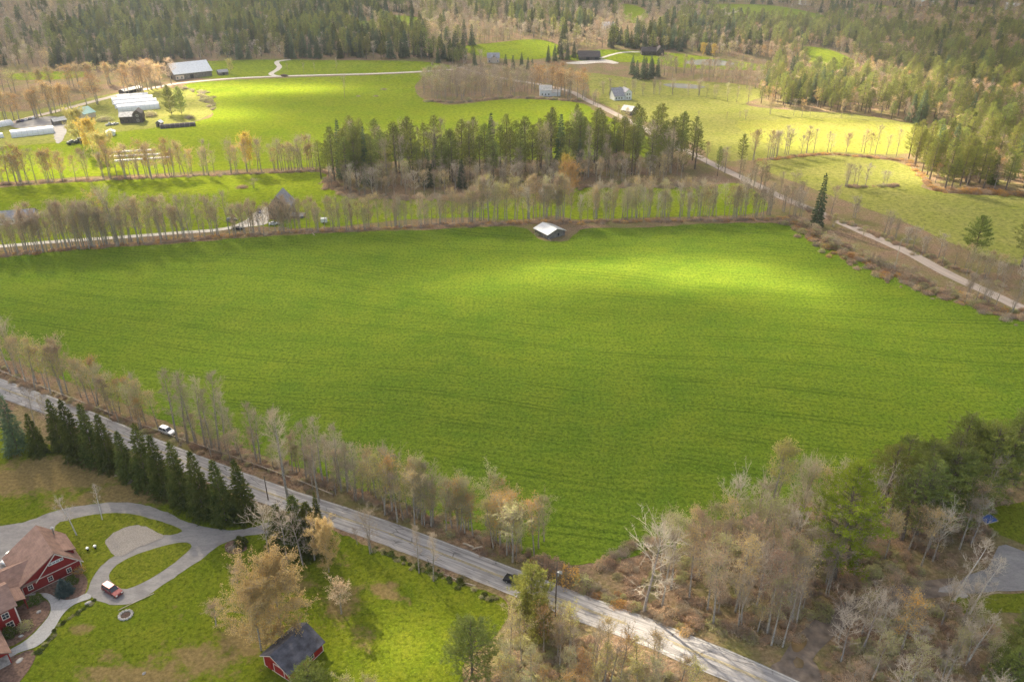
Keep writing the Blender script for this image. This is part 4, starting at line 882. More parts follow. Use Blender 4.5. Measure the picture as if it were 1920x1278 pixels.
# ------------------------------------------------------------------ buildings
NOGO = [(p[0], p[1], 4.0) for p in RP[::2]]
def nogo(p, r): NOGO.append((p.x, p.y, r))
class Frame:
    """local frame on the ground: x from spot a to spot b, y away behind"""
    def __init__(s, a, b=None, ang=None, L=None):
        s.o = at(*a) if not isinstance(a, Vector) else a
        if b is not None: q = at(*b); s.ang = math.atan2(q.y - s.o.y, q.x - s.o.x); s.L = (q - s.o).to_2d().length
        else: s.ang = ang; s.L = L
def gab(mw, mr, x0, x1, y0, y1, e1, ridge, d='x', e2=None, off=None, over=.45, th=.16, z0=-.3):
    e2 = e1 if e2 is None else e2
    a0, a1, b0, b1 = (y0, y1, x0, x1) if d == 'x' else (x0, x1, y0, y1)
    r = (a0 + a1) / 2 if off is None else off
    mw.prism([(a0, z0), (a1, z0), (a1, e2), (r, ridge), (a0, e1)], b0, b1, 0, 'x' if d == 'x' else 'y')
    for (a, e, sg) in ((a0, e1, -1), (a1, e2, 1)):
        sl = (ridge - e) / abs(r - a); ax = a + sg * over; ez = e - sl * over
        n = math.hypot(1, sl); tz = th * n
        mr.prism([(ax, ez + .03), (r, ridge + .03), (r, ridge + .03 + tz), (ax, ez + .03 + tz)], b0 - over, b1 + over, 0, 'x' if d == 'x' else 'y')
def window(parent, face, plane, s, z, w_, h_, mt='white', name='window', pane='glass'):
    """face f (y = plane, looking -y), b, l (x = plane, looking -x) or r"""
    fr, pn = MB(), MB()
    def bx(mb, s0, s1, z0, z1, d0, d1):
        sg = -1 if face in 'fl' else 1; lo, hi = sorted((plane + sg * d0, plane + sg * d1))
        if face in 'fb': mb.box(s0, lo, z0, s1, hi, z1)
        else: mb.box(lo, s0, z0, hi, s1, z1)
    t = .13
    bx(fr, s - w_ / 2 - t, s + w_ / 2 + t, z + h_, z + h_ + t, .0, .09); bx(fr, s - w_ / 2 - t, s + w_ / 2 + t, z - t, z, .0, .11)
    bx(fr, s - w_ / 2 - t, s - w_ / 2, z, z + h_, .0, .08); bx(fr, s + w_ / 2, s + w_ / 2 + t, z, z + h_, .0, .08)
    if name == 'window':
        bx(fr, s - .03, s + .03, z, z + h_, .03, .065); bx(fr, s - w_ / 2, s + w_ / 2, z + h_ / 2 - .03, z + h_ / 2 + .03, .03, .06)
    bx(pn, s - w_ / 2, s + w_ / 2, z, z + h_, .0, .03)
    q = pn.obj(name, M[pane], parent); fr.obj('frame', M[mt], q); return q
def building(name, label, fr, blocks, wall, roof, wins=(), doors=(), extra=None, trim=None, r=None, group=None, cat='building', winmat='white'):
    t = thing(name, label, cat, fr.o, fr.ang, group)
    mw, mr = MB(), MB()
    for b in blocks: gab(mw, mr, *b[0], **(b[1] if len(b) > 1 else {}))
    mw.obj('wall', M[wall], t); rf = mr.obj('roof', M[roof], t)
    for w_ in wins: window(t, *w_, mt=winmat)
    for w_ in doors: window(t, *w_[:6], mt=winmat, name='door', pane=w_[6] if len(w_) > 6 else 'dark')
    if extra: extra(t, rf)
    xs = [v for b in blocks for v in b[0][:2]]; ys = [v for b in blocks for v in b[0][2:4]]
    c, s_ = math.cos(fr.ang), math.sin(fr.ang)
    for b in blocks:
        x0, x1, y0, y1 = b[0][:4]
        nx = max(1, int((x1 - x0) / 4)); ny = max(1, int((y1 - y0) / 4))
        for i in range(nx + 1):
            for j in range(ny + 1):
                X = x0 + (x1 - x0) * i / nx; Y = y0 + (y1 - y0) * j / ny
                NOGO.append((fr.o.x + X * c - Y * s_, fr.o.y + X * s_ + Y * c, 3.2))
    return t
H0 = Vector((-99.19, 118.76, 0)); HA = math.atan2(.6974, .7167)
class FF: pass
fr = FF(); fr.o = H0; fr.ang = HA
def house_extra(t, rf):
    # trim boards, dormer, porch posts, stovepipe
    m = MB()
    m.box(2.9, -.07, 2.42, 11.2, -.02, 2.62); m.box(-.05, -.07, -.1, .1, -.02, 2.6); m.box(11.1, -.08, -.1, 11.28, .1, 2.5); m.box(0, -.09, .02, 11.2, -.04, .22)
    for (xa, za, xb, zb) in ((2.5, 2.35, 7.25, 7.05), (11.75, 2.1, 7.25, 7.05)):
        n = math.hypot(xb - xa, zb - za); ux, uz = (xb - xa) / n, (zb - za) / n
        m.prism([(xa, za), (xb, zb), (xb, zb - .28), (xa, za - .28)], -.50, -.44, 0, 'y')
    m.box(-2.86, -7.98, -.1, -2.68, -7.9, 5.4); m.box(-2.68, -8., -.1, -2.62, -7.8, 5.4)
    m.obj('trim', M['cream'], t)
    for i in range(4): window(t, 'f', 0, 5.95 + i * .72, 4.55, .5, .42, mt='white')
    d = MB(); d.prism([(8.6, 3.2), (11.0, 2.8), (11.0, 3.9), (8.4, 5.0)], 2.2, 8.2, 0, 'y'); dm = d.obj('dormer', M['red'], t)
    d = MB(); d.prism([(8.0, 5.35), (11.5, 3.95), (11.5, 4.12), (8.0, 5.52)], 1.9, 8.5, 0, 'y'); d.obj('roof', M['brownroof'], dm)
    ch = MB(); ch.cyl(9.6, 9.4, 3.0, 6.3, .16, .16, 10); p = ch.obj('chimney', M['steel'], t); ch = MB(); ch.cyl(9.6, 9.4, 6.3, 6.6, .34, .12, 10); ch.obj('cap', M['whiteside'], p)
    pr = MB(); pr.prism([(-3.0, 3.5), (-.3, 2.75), (-.3, 2.9), (-3.0, 3.65)], -4.3, .2, 0, 'y'); pr.obj('porch_roof', M['brownroof'], t)
    for y in (-4.0, -2.0):
        q = MB(); q.box(-.62, y - .09, -.1, -.44, y + .09, 2.75); q.obj('post', M['red'], t)
    for y in (-16.2, -12.6, -9.2):
        q = MB(); q.box(-6.95, y - .1, -.1, -6.75, y + .1, 2.9); q.obj('post', M['red'], t)
    q = MB(); q.box(-12.5, -16.4, -.1, -6.9, -8.8, .18); q.obj('porch_floor', M['stone'], t)
t = building('red_house', 'red clapboard farmhouse with brown shingle roofs at the lower left', fr,
    [((0, 11.2, 0, 11.0, 2.9, 7.0), dict(d='y', e2=2.5, off=7.25)),
     ((-12, 2.6, .05, 8.0, 2.6, 4.7), dict(d='x', off=4.4)),
     ((-12, -2.7, -7.9, -.2, 5.5, 7.7), dict(d='x', off=-3.9)),
     ((-12.6, -6.6, -16.6, -8.6, 2.95, 4.9), dict(d='y', z0=2.7, over=.35))], 'red', 'brownroof',
    wins=[('f', 0, 1.44, 1.0, .75, 1.0), ('f', 0, 5.2, .85, .75, 1.0), ('f', 0, 8.8, .75, .75, 1.0), ('f', -7.9, -4.6, 3.4, 1.05, 1.25), ('f', -7.9, -4.4, .9, 1.05, 1.3), ('f', -7.9, -8.4, 3.4, 1.05, 1.25), ('r', 11.2, 3, 1.0, .8, 1.), ('r', 11.2, 7.5, 1.0, .8, 1.)],
    doors=[('f', .05, -1.4, .1, 1., 2.05, 'dark')], extra=house_extra, winmat='cream', cat='house')
fr = FF(); fr.o = Vector((-45.58, 101.87, 0)); fr.ang = math.atan2(-.5462, .8377)
def shed_extra(t, rf):
    m = MB(); m.box(-.06, -.08, -.05, 6.7, -.03, .14); m.box(-.09, -.08, -.05, .05, .06, 2.8); m.box(6.58, -.08, -.05, 6.69, .05, 2.3); m.box(6.6, .05, -.05, 6.68, 8.25, .14); m.box(6.58, 8.1, -.05, 6.69, 8.25, 2.3)
    for xa, za, xb, zb in ((-.45, 2.72, 2.6, 4.56), (7.05, 2.08, 2.6, 4.56)):
        m.prism([(xa, za), (xb, zb), (xb, zb - .2), (xa, za - .2)], -.50, -.45, 0, 'y')
    m.obj('trim', M['cream'], t)
    d = window(t, 'f', 0, 3.9, .15, 2.5, 2.0, mt='cream', name='door', pane='redshed')
    window(t, 'f', 0, 1.35, .15, .85, 1.85, mt='redshed', name='door', pane='redshed')
building('red_shed', 'small red shed with a slate grey gabled roof at the bottom', fr, [((0, 6.6, 0, 8.2, 2.9, 4.5), dict(d='y', e2=2.35, off=2.6))], 'redshed', 'greyroof',
    wins=[('r', 6.6, 2.0, .75, 1.0, 1.15), ('r', 6.6, 5.3, .75, 1.0, 1.15)], extra=shed_extra, winmat='cream', cat='shed')
tr = thing('trellis', 'white wooden trellis frame lying behind the small red shed', 'trellis', fr.o, fr.ang)
m = MB()
for i in range(5): m.box(-.9, 3. + i * .75, .1, -.83, 3.07 + i * .75, 1.5)
for z in (.15, .6, 1.05, 1.45): m.box(-.88, 3., z, -.80, 6.07, z + .07)
m.obj('frame', M['whiteside'], tr)
for i in range(3): m = MB(); m.box(-1.7, 3.2 + i * 1.2, .1, -.9, 3.27 + i * 1.2, .18); m.obj('brace', M['whiteside'], tr)
# field shed: gable faces the camera and right; ridge runs back to the left
a, b = at(1027, 449), at(1059, 441)
fr = FF(); fr.o = a; fr.ang = math.atan2(b.y - a.y, b.x - a.x); WL = (b - a).length
building('field_shed', 'weathered field shed with a white metal roof on the far field edge', fr, [((0, WL, 0, 9.5, 2.3, 3.9), dict(d='y', over=.6, th=.1))], 'oldwood', 'metalroof',
    doors=[('f', 0, WL * .62, .5, .9, 1.2, 'dark'), ('f', 0, WL * .25, 0., 1.6, 1.9, 'oldwood')], extra=lambda t, rf: (lambda m: (m.box(WL * .22, 4.2, 3.02, WL * .26, 6.2, 3.1), m.obj('patch', M['dark'], rf)))(MB()), winmat='oldwood', cat='shed')
lg = MB(); p, q = at(1021, 443), at(1033, 452); lg.tube([(p.x, p.y, .3), (q.x, q.y, .15)], [.22, .18], 8); tag(lg.obj('log', M['palewood']), 'pale log leaning on the ground beside the field shed', 'log')
# dark gabled house behind the hedgerow
fr = Frame((505, 411), (543, 411))
building('gabled_house', 'tall dark steep-gabled house with grey metal roof behind the hedgerow', fr, [((0, fr.L, 0, 11.5, 5.6, 11.0), dict(d='y', over=.6)), ((fr.L + .02, fr.L + 6, 1, 6, .9, 1.3), dict(d='x', over=.05))], 'oldwood', 'palegreyroof',
    wins=[('f', 0, 2.2, 3.6, .9, 1.4), ('f', 0, 6.4, 3.6, .9, 1.4), ('f', 0, 4.4, 7.4, 1., 1.3), ('f', 0, 6.9, .8, 1.6, 1.9)], doors=[('f', 0, 2.3, .1, 1.1, 2.1)], winmat='oldwood', cat='house')
fr = Frame((-14, 424), (66, 417))
building('ranch_house', 'long low white house with grey roof at the left edge', fr, [((0, fr.L, 0, 8.5, 2.9, 5.2), dict(d='x'))], 'whiteside', 'palegreyroof', wins=[('f', 0, x, .9, 1.3, 1.2) for x in (4, 8, 12, 16)], doors=[('f', 0, 6, .1, 1., 2.)], cat='house')
fr = Frame((1152, 189), (1183, 187))
building('white_house', 'two storey white house with grey roof beside the dirt road', fr, [((0, fr.L * .62, 0, 8.5, 3.3, 8.0), dict(d='x', off=6.4)), ((fr.L * .62 + .02, fr.L, -1.0, 8, 5.8, 8.0), dict(d='y'))], 'whiteside', 'palegreyroof',
    wins=[('f', 0, 1.6, .9, 1., 1.3), ('f', 0, 3.8, .9, 1., 1.3), ('f', 0, 6, .9, 1., 1.3), ('f', -1., 10, .9, .9, 1.3), ('f', -1., 12, .9, .9, 1.3), ('f', -1., 10, 3.6, .9, 1.3), ('f', -1., 12, 3.6, .9, 1.3)], cat='house', extra=lambda t, rf: (lambda m: (m.box(6, 5.8, 6.8, 6.8, 6.6, 9.), m.obj('chimney', M['stone'], rf)))(MB()))
fr = Frame((1183, 217), (1209, 212), ); fr.ang += .25
building('garage', 'small old garage with pale patched roof beside the dirt road', fr, [((0, 8, 0, 8, 3.0, 5.6), dict(d='y'))], 'oldwood', 'oldmetal', wins=[('f', 0, 2.5, 1, .9, 1.), ('f', 0, 5.5, 3.0, .8, .9)], cat='garage')
fr = Frame((1012, 181), (1050, 181))
building('farmhouse', 'white farmhouse half hidden under the orange maples', fr, [((0, 9, 0, 8, 4.6, 7.6), dict(d='x')), ((9.02, 16, 1, 7, 2.8, 4.6), dict(d='x'))], 'whiteside', 'oldmetal', wins=[('f', 0, x, z, .9, 1.3) for x in (2, 4.5, 7) for z in (.8,)], cat='house')
fr = Frame((914, 118), (934, 118))
building('brick_house', 'small brick-red house with white gable among trees at top centre', fr, [((0, 11, 0, 9, 4.4, 8.), dict(d='x')), ((4, 8, -1.2, 3, 4.4, 7.6), dict(d='y'))], 'cream', 'palegreyroof', wins=[('f', -1.2, 6, 5, .9, 1.1), ('f', 0, 2, .8, .9, 1.2), ('f', 0, 9.5, .8, .9, 1.2)], cat='house')
fr = Frame((1086, 113), (1124, 113))
building('long_barn', 'long low dark barn in the far clearing', fr, [((0, fr.L, 0, 13, 3.4, 7.4), dict(d='x', over=1.))], 'darkwood', 'darkroof', doors=[('f', 0, 8, .1, 3, 2.6), ('f', 0, 16, .1, 3, 2.6)], winmat='darkwood', cat='barn')
fr = Frame((1203, 104), (1238, 104))
building('dark_lodge', 'dark wooden lodge at the edge of the far woods', fr, [((0, 14, 0, 9, 3.6, 6.8), dict(d='x')), ((14.02, 21, -2, 8, 3.8, 8.2), dict(d='y'))], 'darkwood', 'darkroof', wins=[('f', 0, 3, 1., 1.3, 1.3), ('f', 0, 8, 1., 1.3, 1.3), ('f', -2, 17.5, 1., 1.8, 1.6)], winmat='darkwood', cat='house')
for (a, b, lab, hh) in (((1132, 56), (1152, 55), 'far white house on the wooded rise at top centre', 4), ((1716, 12), (1736, 12), 'tiny white farmhouse near the skyline at right, left one', 5), ((1740, 14), (1768, 14), 'tiny white farm building near the skyline at right, right one', 4), ((1884, 19), (1908, 20), 'tiny white house on the farthest slope at right', 5), ((1502, 10), (1520, 10), 'tiny white house on the far slope at top', 4)):
    fr = Frame(a, b); building('white_house', lab, fr, [((0, fr.L, 0, 9, hh, hh + 3.2), dict(d='x'))], 'whiteside', 'metalroof', wins=[('f', 0, fr.L * .3, 1., 1.2, 1.4), ('f', 0, fr.L * .7, 1., 1.2, 1.4)], cat='house')
fr = Frame((329, 151), (398, 142))
def barn_extra(t, rf):
    m = MB(); m.box(.6, -.3, .3, 7.5, -.02, 3.6); m.obj('annex', M['cream'], t)
    for x in (2., 5.5): window(t, 'f', -.3, x, 1., 1.2, 1.5)
building('large_barn', 'large grey barn with a long white metal roof below the forest', fr, [((0, fr.L, 0, 22, 5.0, 12.), dict(d='x', over=.8))], 'oldwood', 'metalroof', wins=[], extra=barn_extra, doors=[('f', 0, 14, .2, 3, 3.2), ('l', 0, 10, .2, 4, 4)], winmat='oldwood', cat='barn')
fr = Frame((411, 142), (428, 140)); building('farm_shed', 'small dark-roofed shed right of the large barn', fr, [((0, 8, 0, 6, 2.6, 4.2), dict(d='x'))], 'oldwood', 'palegreyroof', doors=[('f', 0, 4, .1, 2, 2.1)], winmat='oldwood', cat='shed')
fr = Frame((160, 224), (181, 219)); building('teal_building', 'farm building with a pale teal roof beside the willows', fr, [((0, 9, 0, 13, 3.4, 6.6), dict(d='x'))], 'cream', 'tealroof', doors=[('r', 9, 4, .1, 2, 2.2)], cat='building')
fr = Frame((97, 233), (110, 238)); building('farm_shed', 'small shed with pale roof beside the parking yard', fr, [((0, 5, 0, 8, 2.6, 4.2), dict(d='y'))], 'oldwood', 'oldmetal', doors=[('f', 0, 2.5, .1, 1.4, 2)], winmat='oldwood', cat='shed')
fr = Frame((226, 232), (266, 230))
def gamb(t, rf):
    m = MB(); m.prism([(8.2, 2.6), (8.6, 5.8), (11.3, 8.1), (14, 5.8), (14.4, 2.6), (14.6, 2.6), (14.2, 6.0), (11.3, 8.4), (8.4, 6.0), (8., 2.6)], -.6, 9.4, 0, 'y'); m.obj('roof', M['darkroof'], t)
    m = MB(); m.prism([(8.35, -.3), (8.35, 2.6), (8.75, 5.7), (11.3, 7.9), (13.85, 5.7), (14.25, 2.6), (14.25, -.3)], 0, 9, 0, 'y'); m.obj('wall', M['darkwood'], t)
    window(t, 'f', 0, 11.3, .8, 1.2, 1.5); window(t, 'f', 0, 11.3, 4., 1.2, 1.2)
building('gambrel_barn', 'dark wooden gambrel-roofed barn in front of the white greenhouses', fr, [((0, 8.3, 0, 8, 4.4, 6.6), dict(d='x'))], 'darkwood', 'oldmetal', extra=gamb, wins=[('f', 0, 2, 1., 1., 1.3), ('f', 0, 5.5, 1., 1., 1.3)], winmat='darkwood', cat='barn')
fr = Frame((1012, 374), (1040, 374)); building('cottage', 'pale cottage half hidden in the hedgerow above the field shed', fr, [((0, 7.5, 0, 7, 3.2, 5.8), dict(d='y'))], 'cream', 'oldmetal', wins=[('f', 0, 2, 1., 1., 1.2), ('f', 0, 5.5, 1., 1., 1.2)], cat='house')
def hoop(name, label, fr, L, W, H, mt, ends='poly', base=.0, cat='greenhouse', group=None):
    t = thing(name, label, cat, fr.o, fr.ang, group); n = 12
    arc = [(W / 2 - W / 2 * math.cos(math.pi * i / n), base + (H - base) * math.sin(math.pi * i / n) ** .8) for i in range(n + 1)]
    m = MB(); inn = [(W / 2 + (y - W / 2) * .97, z * .97 - .01) for y, z in arc]
    m.prism(arc + inn[::-1], 0, L, 0, 'x'); m.obj('cover', M[mt], t)
    for x in (0.05, L - .15):
        e = MB(); e.prism([(W / 2 + (y - W / 2) * .965, z * .965 - .02) for y, z in arc], x, x + .1, 0, 'x'); q = e.obj('end_wall', M[ends], t)
        d = MB(); xx = x - .04 if x < 1 else x + .1; d.box(xx, W / 2 - .6, 0, xx + .04, W / 2 + .6, min(2., H * .7)); d.obj('door', M['dark'], q)
    m = MB()
    for i in range(int(L / 3) + 1):
        x = min(L - .1, i * 3.); 
        m.prism([(W / 2 + (y - W / 2) * 1.012, z * 1.012) for y, z in arc] + [(W / 2 + (y - W / 2) * .99, z * .99) for y, z in arc][::-1], x, x + .08, 0, 'x')
    m.obj('hoops', M['steel'], t)
    for i in range(int(L / 5) + 1): NOGO.append((fr.o.x + math.cos(fr.ang) * i * 5 - math.sin(fr.ang) * W / 2, fr.o.y + math.sin(fr.ang) * i * 5 + math.cos(fr.ang) * W / 2, W * .75))
    return t
fr = Frame((22, 259), (103, 250)); hoop('greenhouse', 'long white greenhouse alone at the left edge of the farm', fr, fr.L, 9, 3.9, 'poly')
fr = Frame((-22, 243), (26, 234)); hoop('greenhouse', 'white greenhouse cut by the left edge, beside the parked cars', fr, fr.L, 7, 3.2, 'poly')
fr = Frame((-20, 262), (8, 258)); hoop('greenhouse', 'small white tunnel at the left edge below the cut greenhouse', fr, fr.L, 5, 2.6, 'poly')
for i, (a, b) in enumerate((((222, 211), (300, 204)), ((216, 204), (296, 197)), ((211, 197), (288, 191)), ((222, 191), (280, 186)))):
    fr = Frame(a, b); hoop('greenhouse', 'white greenhouse of the block by the farm pines, %s row' % ['front', 'second', 'third', 'rear'][i], fr, fr.L, 11.5, 4.2, 'poly', group='white greenhouses in a block by the farm pines')
fr = Frame((301, 242), (367, 237)); hoop('tunnel', 'long low dark tunnel on the grass right of the gambrel barn', fr, fr.L, 5, 2.4, 'darkroof', 'darkwood', cat='tunnel')
fr = Frame((293, 238), (301, 238)); building('farm_shed', 'tiny white-roofed shed at the end of the dark tunnel', fr, [((0, 3.4, 0, 4, 2.6, 3.8), dict(d='y'))], 'oldwood', 'metalroof', doors=[('f', 0, 1.7, .1, 1, 1.9)], winmat='oldwood', cat='shed')
fr = Frame((234, 178), (267, 170)); building('farm_shed', 'long low open shed with pale roof beside the farm road', fr, [((0, fr.L, 0, 6, 2.6, 3.8), dict(d='x'))], 'darkwood', 'oldmetal', doors=[('f', 0, x, .1, 2.4, 2.) for x in (3, 7, 11)], winmat='oldwood', cat='shed')
fr = Frame((200, 256), (212, 255)); building('farm_shed', 'small white-roofed hut between the willows', fr, [((0, 5, 0, 6, 2.2, 3.4), dict(d='y'))], 'whiteside', 'metalroof', doors=[('f', 0, 2.5, .1, 1, 1.9)], cat='shed')
for i, (a, b) in enumerate((((197, 288), (288, 283)), ((205, 296), (300, 291)), ((215, 304), (318, 297)))):
    fr = Frame(a, b); hoop('row_cover', 'white crop row cover in front of the willows, %s of three' % ['rear', 'middle', 'front'][i], fr, fr.L, 2.6, .9, 'poly', cat='row cover', group='white crop row covers in front of the willows')

# ------------------------------------------------------------------ vehicles
def car(label, paint, rear, front, kind_='suv', group=None, L=4.6, name='car', simple=False):
    a, b = at(*rear), at(*front); c = (a + b) / 2; yaw = math.atan2(b.y - a.y, b.x - a.x)
    t = thing(name, label, {'pickup': 'pickup', 'van': 'van'}.get(kind_, 'car'), (c.x, c.y, c.z + .08), yaw, group)
    h = L / 2; P = M[paint]; m = MB()
    top = {'suv': 1.68, 'sedan': 1.42, 'pickup': 1.75, 'van': 1.95}[kind_]
    out = [(-h, .32), (-h + .1, .25), (h - .1, .25), (h, .38), (h, .72), (h - .12, .88), (h * .42, 1.02), (-h + .05, 1.02), (-h, .8)]
    n = len(out); v = []
    for y, sq in ((-.92, 0), (-.86, 1), (.86, 1), (.92, 0)):
        pass
    m.prism([(x, z) for x, z in out], -.90, .90, 0, 'y'); m.obj('body', P, t)
    x0, x1 = {'suv': (-h + .1, h * .44), 'sedan': (-h * .72, h * .40), 'pickup': (-.35, h * .44), 'van': (-h + .06, h * .62)}[kind_]
    g = MB(); r0, r1 = x0 + (.22 if kind_ != 'sedan' else .55), x1 - (.75 if kind_ != 'van' else .5)
    g.add([(x0, -.84, 1.02), (x1, -.84, 1.02), (x1, .84, 1.02), (x0, .84, 1.02), (r0, -.66, top), (r1, -.66, top), (r1, .66, top), (r0, .66, top)], [(0, 1, 5, 4), (1, 2, 6, 5), (2, 3, 7, 6), (3, 0, 4, 7), (4, 5, 6, 7), (3, 2, 1, 0)])
    g.obj('windows', M['glass'], t)
    r = MB(); r.add([(r0 - .05, -.69, top - .02), (r1 + .05, -.69, top - .02), (r1 + .05, .69, top - .02), (r0 - .05, .69, top - .02), (r0, -.6, top + .06), (r1 - .05, -.6, top + .06), (r1 - .05, .6, top + .06), (r0, .6, top + .06)], [(0, 1, 5, 4), (1, 2, 6, 5), (2, 3, 7, 6), (3, 0, 4, 7), (4, 5, 6, 7), (3, 2, 1, 0)])
    for s in (-1, 1):
        for (bx_, tx) in ((x0, r0), (x1, r1), ((x0 + x1) / 2 - .1, (r0 + r1) / 2 - .05)):
            r.add([(bx_ - .06, s * .86, 1.0), (bx_ + .06, s * .86, 1.0), (tx + .05, s * .68, top), (tx - .05, s * .68, top), (bx_ - .06, s * .80, 1.0), (bx_ + .06, s * .80, 1.0), (tx + .05, s * .62, top), (tx - .05, s * .62, top)], [(0, 1, 2, 3), (4, 5, 6, 7), (0, 1, 5, 4), (1, 2, 6, 5), (2, 3, 7, 6), (3, 0, 4, 7)])
    r.obj('roof', P, t)
    if kind_ == 'pickup':
        bb = MB(); bb.box(-h + .12, -.74, 1.0, -.42, .74, 1.03); bb.obj('bed', M['dark'], t)
    for sx in (-1, 1):
        for sy in (-1, 1):
            wl = thing('wheel', None, None, (sx * h * .62, sy * .80, .36)); wl.parent = t
            q = MB(); q.tube([(0, -.12, 0), (0, .12, 0)], [.36, .36], 16); q.obj('tyre', M['tyre'], wl)
            q = MB(); q.tube([(0, sy * .10, 0), (0, sy * .135, 0)], [.22, .20], 12); q.obj('rim', M['chrome'], wl)
    for sy in (-1, 1):
        q = MB(); q.box(h - .1, sy * .62 - .2, .62, h + .015, sy * .62 + .2, .80); q.obj('headlight', M['lampglass'], t)
        q = MB(); q.box(-h - .015, sy * .66 - .15, .70, -h + .1, sy * .66 + .15, .95); q.obj('tail_light', M['taillamp'], t)
        q = MB(); q.box(x1 - .45, sy * .92 - .08, .98, x1 - .3, sy * .92 + .08, 1.12); q.obj('mirror', P, t)
    nogo(c, 3); return t
car('silver hatchback parked on the roadside verge by tall bare trees', 'silverpaint', (300, 806), (329, 817), 'suv', L=4.7)
car('red sport utility car with roof glare on the loop driveway', 'redpaint', (198, 1102), (226, 1119), 'suv', L=4.7)
car('black car on the paved road, partly hidden behind a pine', 'blackpaint', (982, 1098), (949, 1086), 'suv', L=4.8)
car('white van parked behind the brown roof of the red house', 'whitepaint', (36, 1040), (20, 1052), 'van', L=5.2)
car('blue pickup in front of the dark gabled house', 'bluepaint', (487, 393), (486, 403), 'pickup', L=5.2)
car('grey car on the gravel drive left of the dark gabled house', 'greypaint', (428, 416), (442, 413), 'suv', L=4.7)
car('white car behind the hedgerow in front of the dark gabled house', 'whitepaint', (508, 422), (520, 421), 'sedan', L=4.6)
car('dark car standing low on the gravel drive under the hedgerow', 'blackpaint', (438, 431), (452, 430), 'sedan', L=4.6)
for i in range(5):
    x, y = 35 + i * 7.2, 229.5 - i * 1.7
    car('%s of the five cars parked in the farm yard' % ['leftmost, black one', 'second, dark blue one', 'middle, silver one', 'fourth, grey one', 'rightmost, silver one'][i], ['blackpaint', 'bluepaint', 'silverpaint', 'greypaint', 'silverpaint'][i], (x - 2, y + 2.6), (x + 2, y - 2.6), 'sedan', 'cars parked in the farm yard')
car('white pickup beside the gambrel barn', 'whitepaint', (201, 236), (210, 234), 'pickup', L=5.3); car('silver car beside the gambrel barn', 'silverpaint', (212, 235), (221, 233), 'sedan')
t = thing('farm_trailer', 'black loaded farm trailer beside the golden willow', 'trailer', at(138, 270), .9)
m = MB(); m.box(-4, -1.4, .7, 3, 1.4, 1.0); m.obj('bed', M['dark'], t); m = MB()
for i in range(5): m.box(-3.6 + i * 1.3, -1.2 + .2 * (i % 2), 1.0, -2.6 + i * 1.3, 1.1, 1.9 + .4 * (i % 3))
m.obj('load', M['greypaint'], t); m = MB(); m.box(3.05, -1.3, .5, 5, 1.3, 2.9); m.obj('cab', M['blackpaint'], t)
for x in (-2.6, 1.6, 4):
    for s in (-1, 1): m = MB(); m.tube([(x, s * 1.3, .5), (x, s * 1.6, .5)], [.5, .5], 12); m.obj('wheel', M['tyre'], t)
t = thing('box_trailer', 'small white box trailer at the hedgerow right of the dark house', 'trailer', at(608, 418), .1)
m = MB(); m.box(-1.4, -1, .5, 1.4, 1, 2.3); m.obj('box', M['whiteside'], t); m = MB(); m.box(1.4, -.06, .5, 2.4, .06, .6); m.obj('hitch', M['steel'], t)
for s in (-1, 1): m = MB(); m.tube([(0, s * 1.0, .35), (0, s * 1.15, .35)], [.35, .35], 12); m.obj('wheel', M['tyre'], t)

# ------------------------------------------------------------------ roadside and garden things
def pole(label, base, H, arm=0, name='utility_pole', r=.15, yaw=.3):
    t = thing(name, label, 'pole', at(*base), yaw); m = MB(); m.cyl(0, 0, -.3, H, r, r * .65, 10); m.obj('post', M['pole'] if r < .17 else M['palewood'], t)
    if arm:
        m = MB(); m.box(-arm, .12, H - .6, arm, .22, H - .46); q = m.obj('crossarm', M['pole'], t)
        for x in (-arm + .1, 0, arm - .1): m = MB(); m.cyl(x, .17, H - .46, H - .26, .05, .04, 8); m.obj('insulator', M['lampglass'], q)
    return t
pole('short leaning wooden pole beside the road at the spruce row end', (503, 937), 7.2)
t = pole('tall wooden utility pole beside the road near the hidden black car', (1041, 1155), 14.5, .0)
m = MB(); m.cyl(.28, 0, 10.8, 11.7, .22, .22, 12); m.obj('transformer', M['steel'], t)
t = pole('pale lamp-armed pole in the brushy bank at right', (1675, 512), 14.0, 0, 'street_lamp', .18, -.2)
m = MB(); m.tube([(0, 0, 13.7), (1., 0, 14.1), (3.2, 0, 14.2)], [.09, .07, .06], 6); a = m.obj('arm', M['palewood'], t); m = MB(); m.box(2.8, -.15, 14.05, 3.5, .15, 14.25); m.obj('lamp_head', M['steel'], a)
t = thing('road_sign', 'small pale road sign on a post beside the tall utility pole', 'sign', at(1051, 1088), -.5)
m = MB(); m.box(-.04, -.04, 0, .04, .04, 2.6); m.obj('post', M['steel'], t); m = MB(); m.box(-.35, -.07, 1.9, .35, -.045, 2.8); m.obj('panel', M['lampglass'], t)
# guard rail: cable-thin wooden rail on posts, road's field side
RAILP = [(-60, 672), (0, 697), (40, 713), (133, 748), (200, 774), (267, 799), (350, 829), (450, 863), (500, 881), (567, 906), (625, 930)]
w0 = [at(*p) for p in RAILP]; gr = thing('guard_rail', 'pale roadside guard rail on short posts along the field side of the road', 'guard rail', w0[5])
pts = []
for a, b in zip(w0, w0[1:]):
    k = max(1, int((b - a).length / 3.4)); pts += [a.lerp(b, i / k) for i in range(k)]
pts.append(w0[-1]); m = MB()
m.tube([tuple(Vector((p.x, p.y, .62)) - w0[5]) for p in pts], [.13] * len(pts), 5); m.obj('rail', M['palewood'], gr)
for p in pts: m = MB(); q = p - w0[5]; m.box(q.x - .09, q.y - .09, -.1, q.x + .09, q.y + .09, .62); m.obj('post', M['pole'], gr)
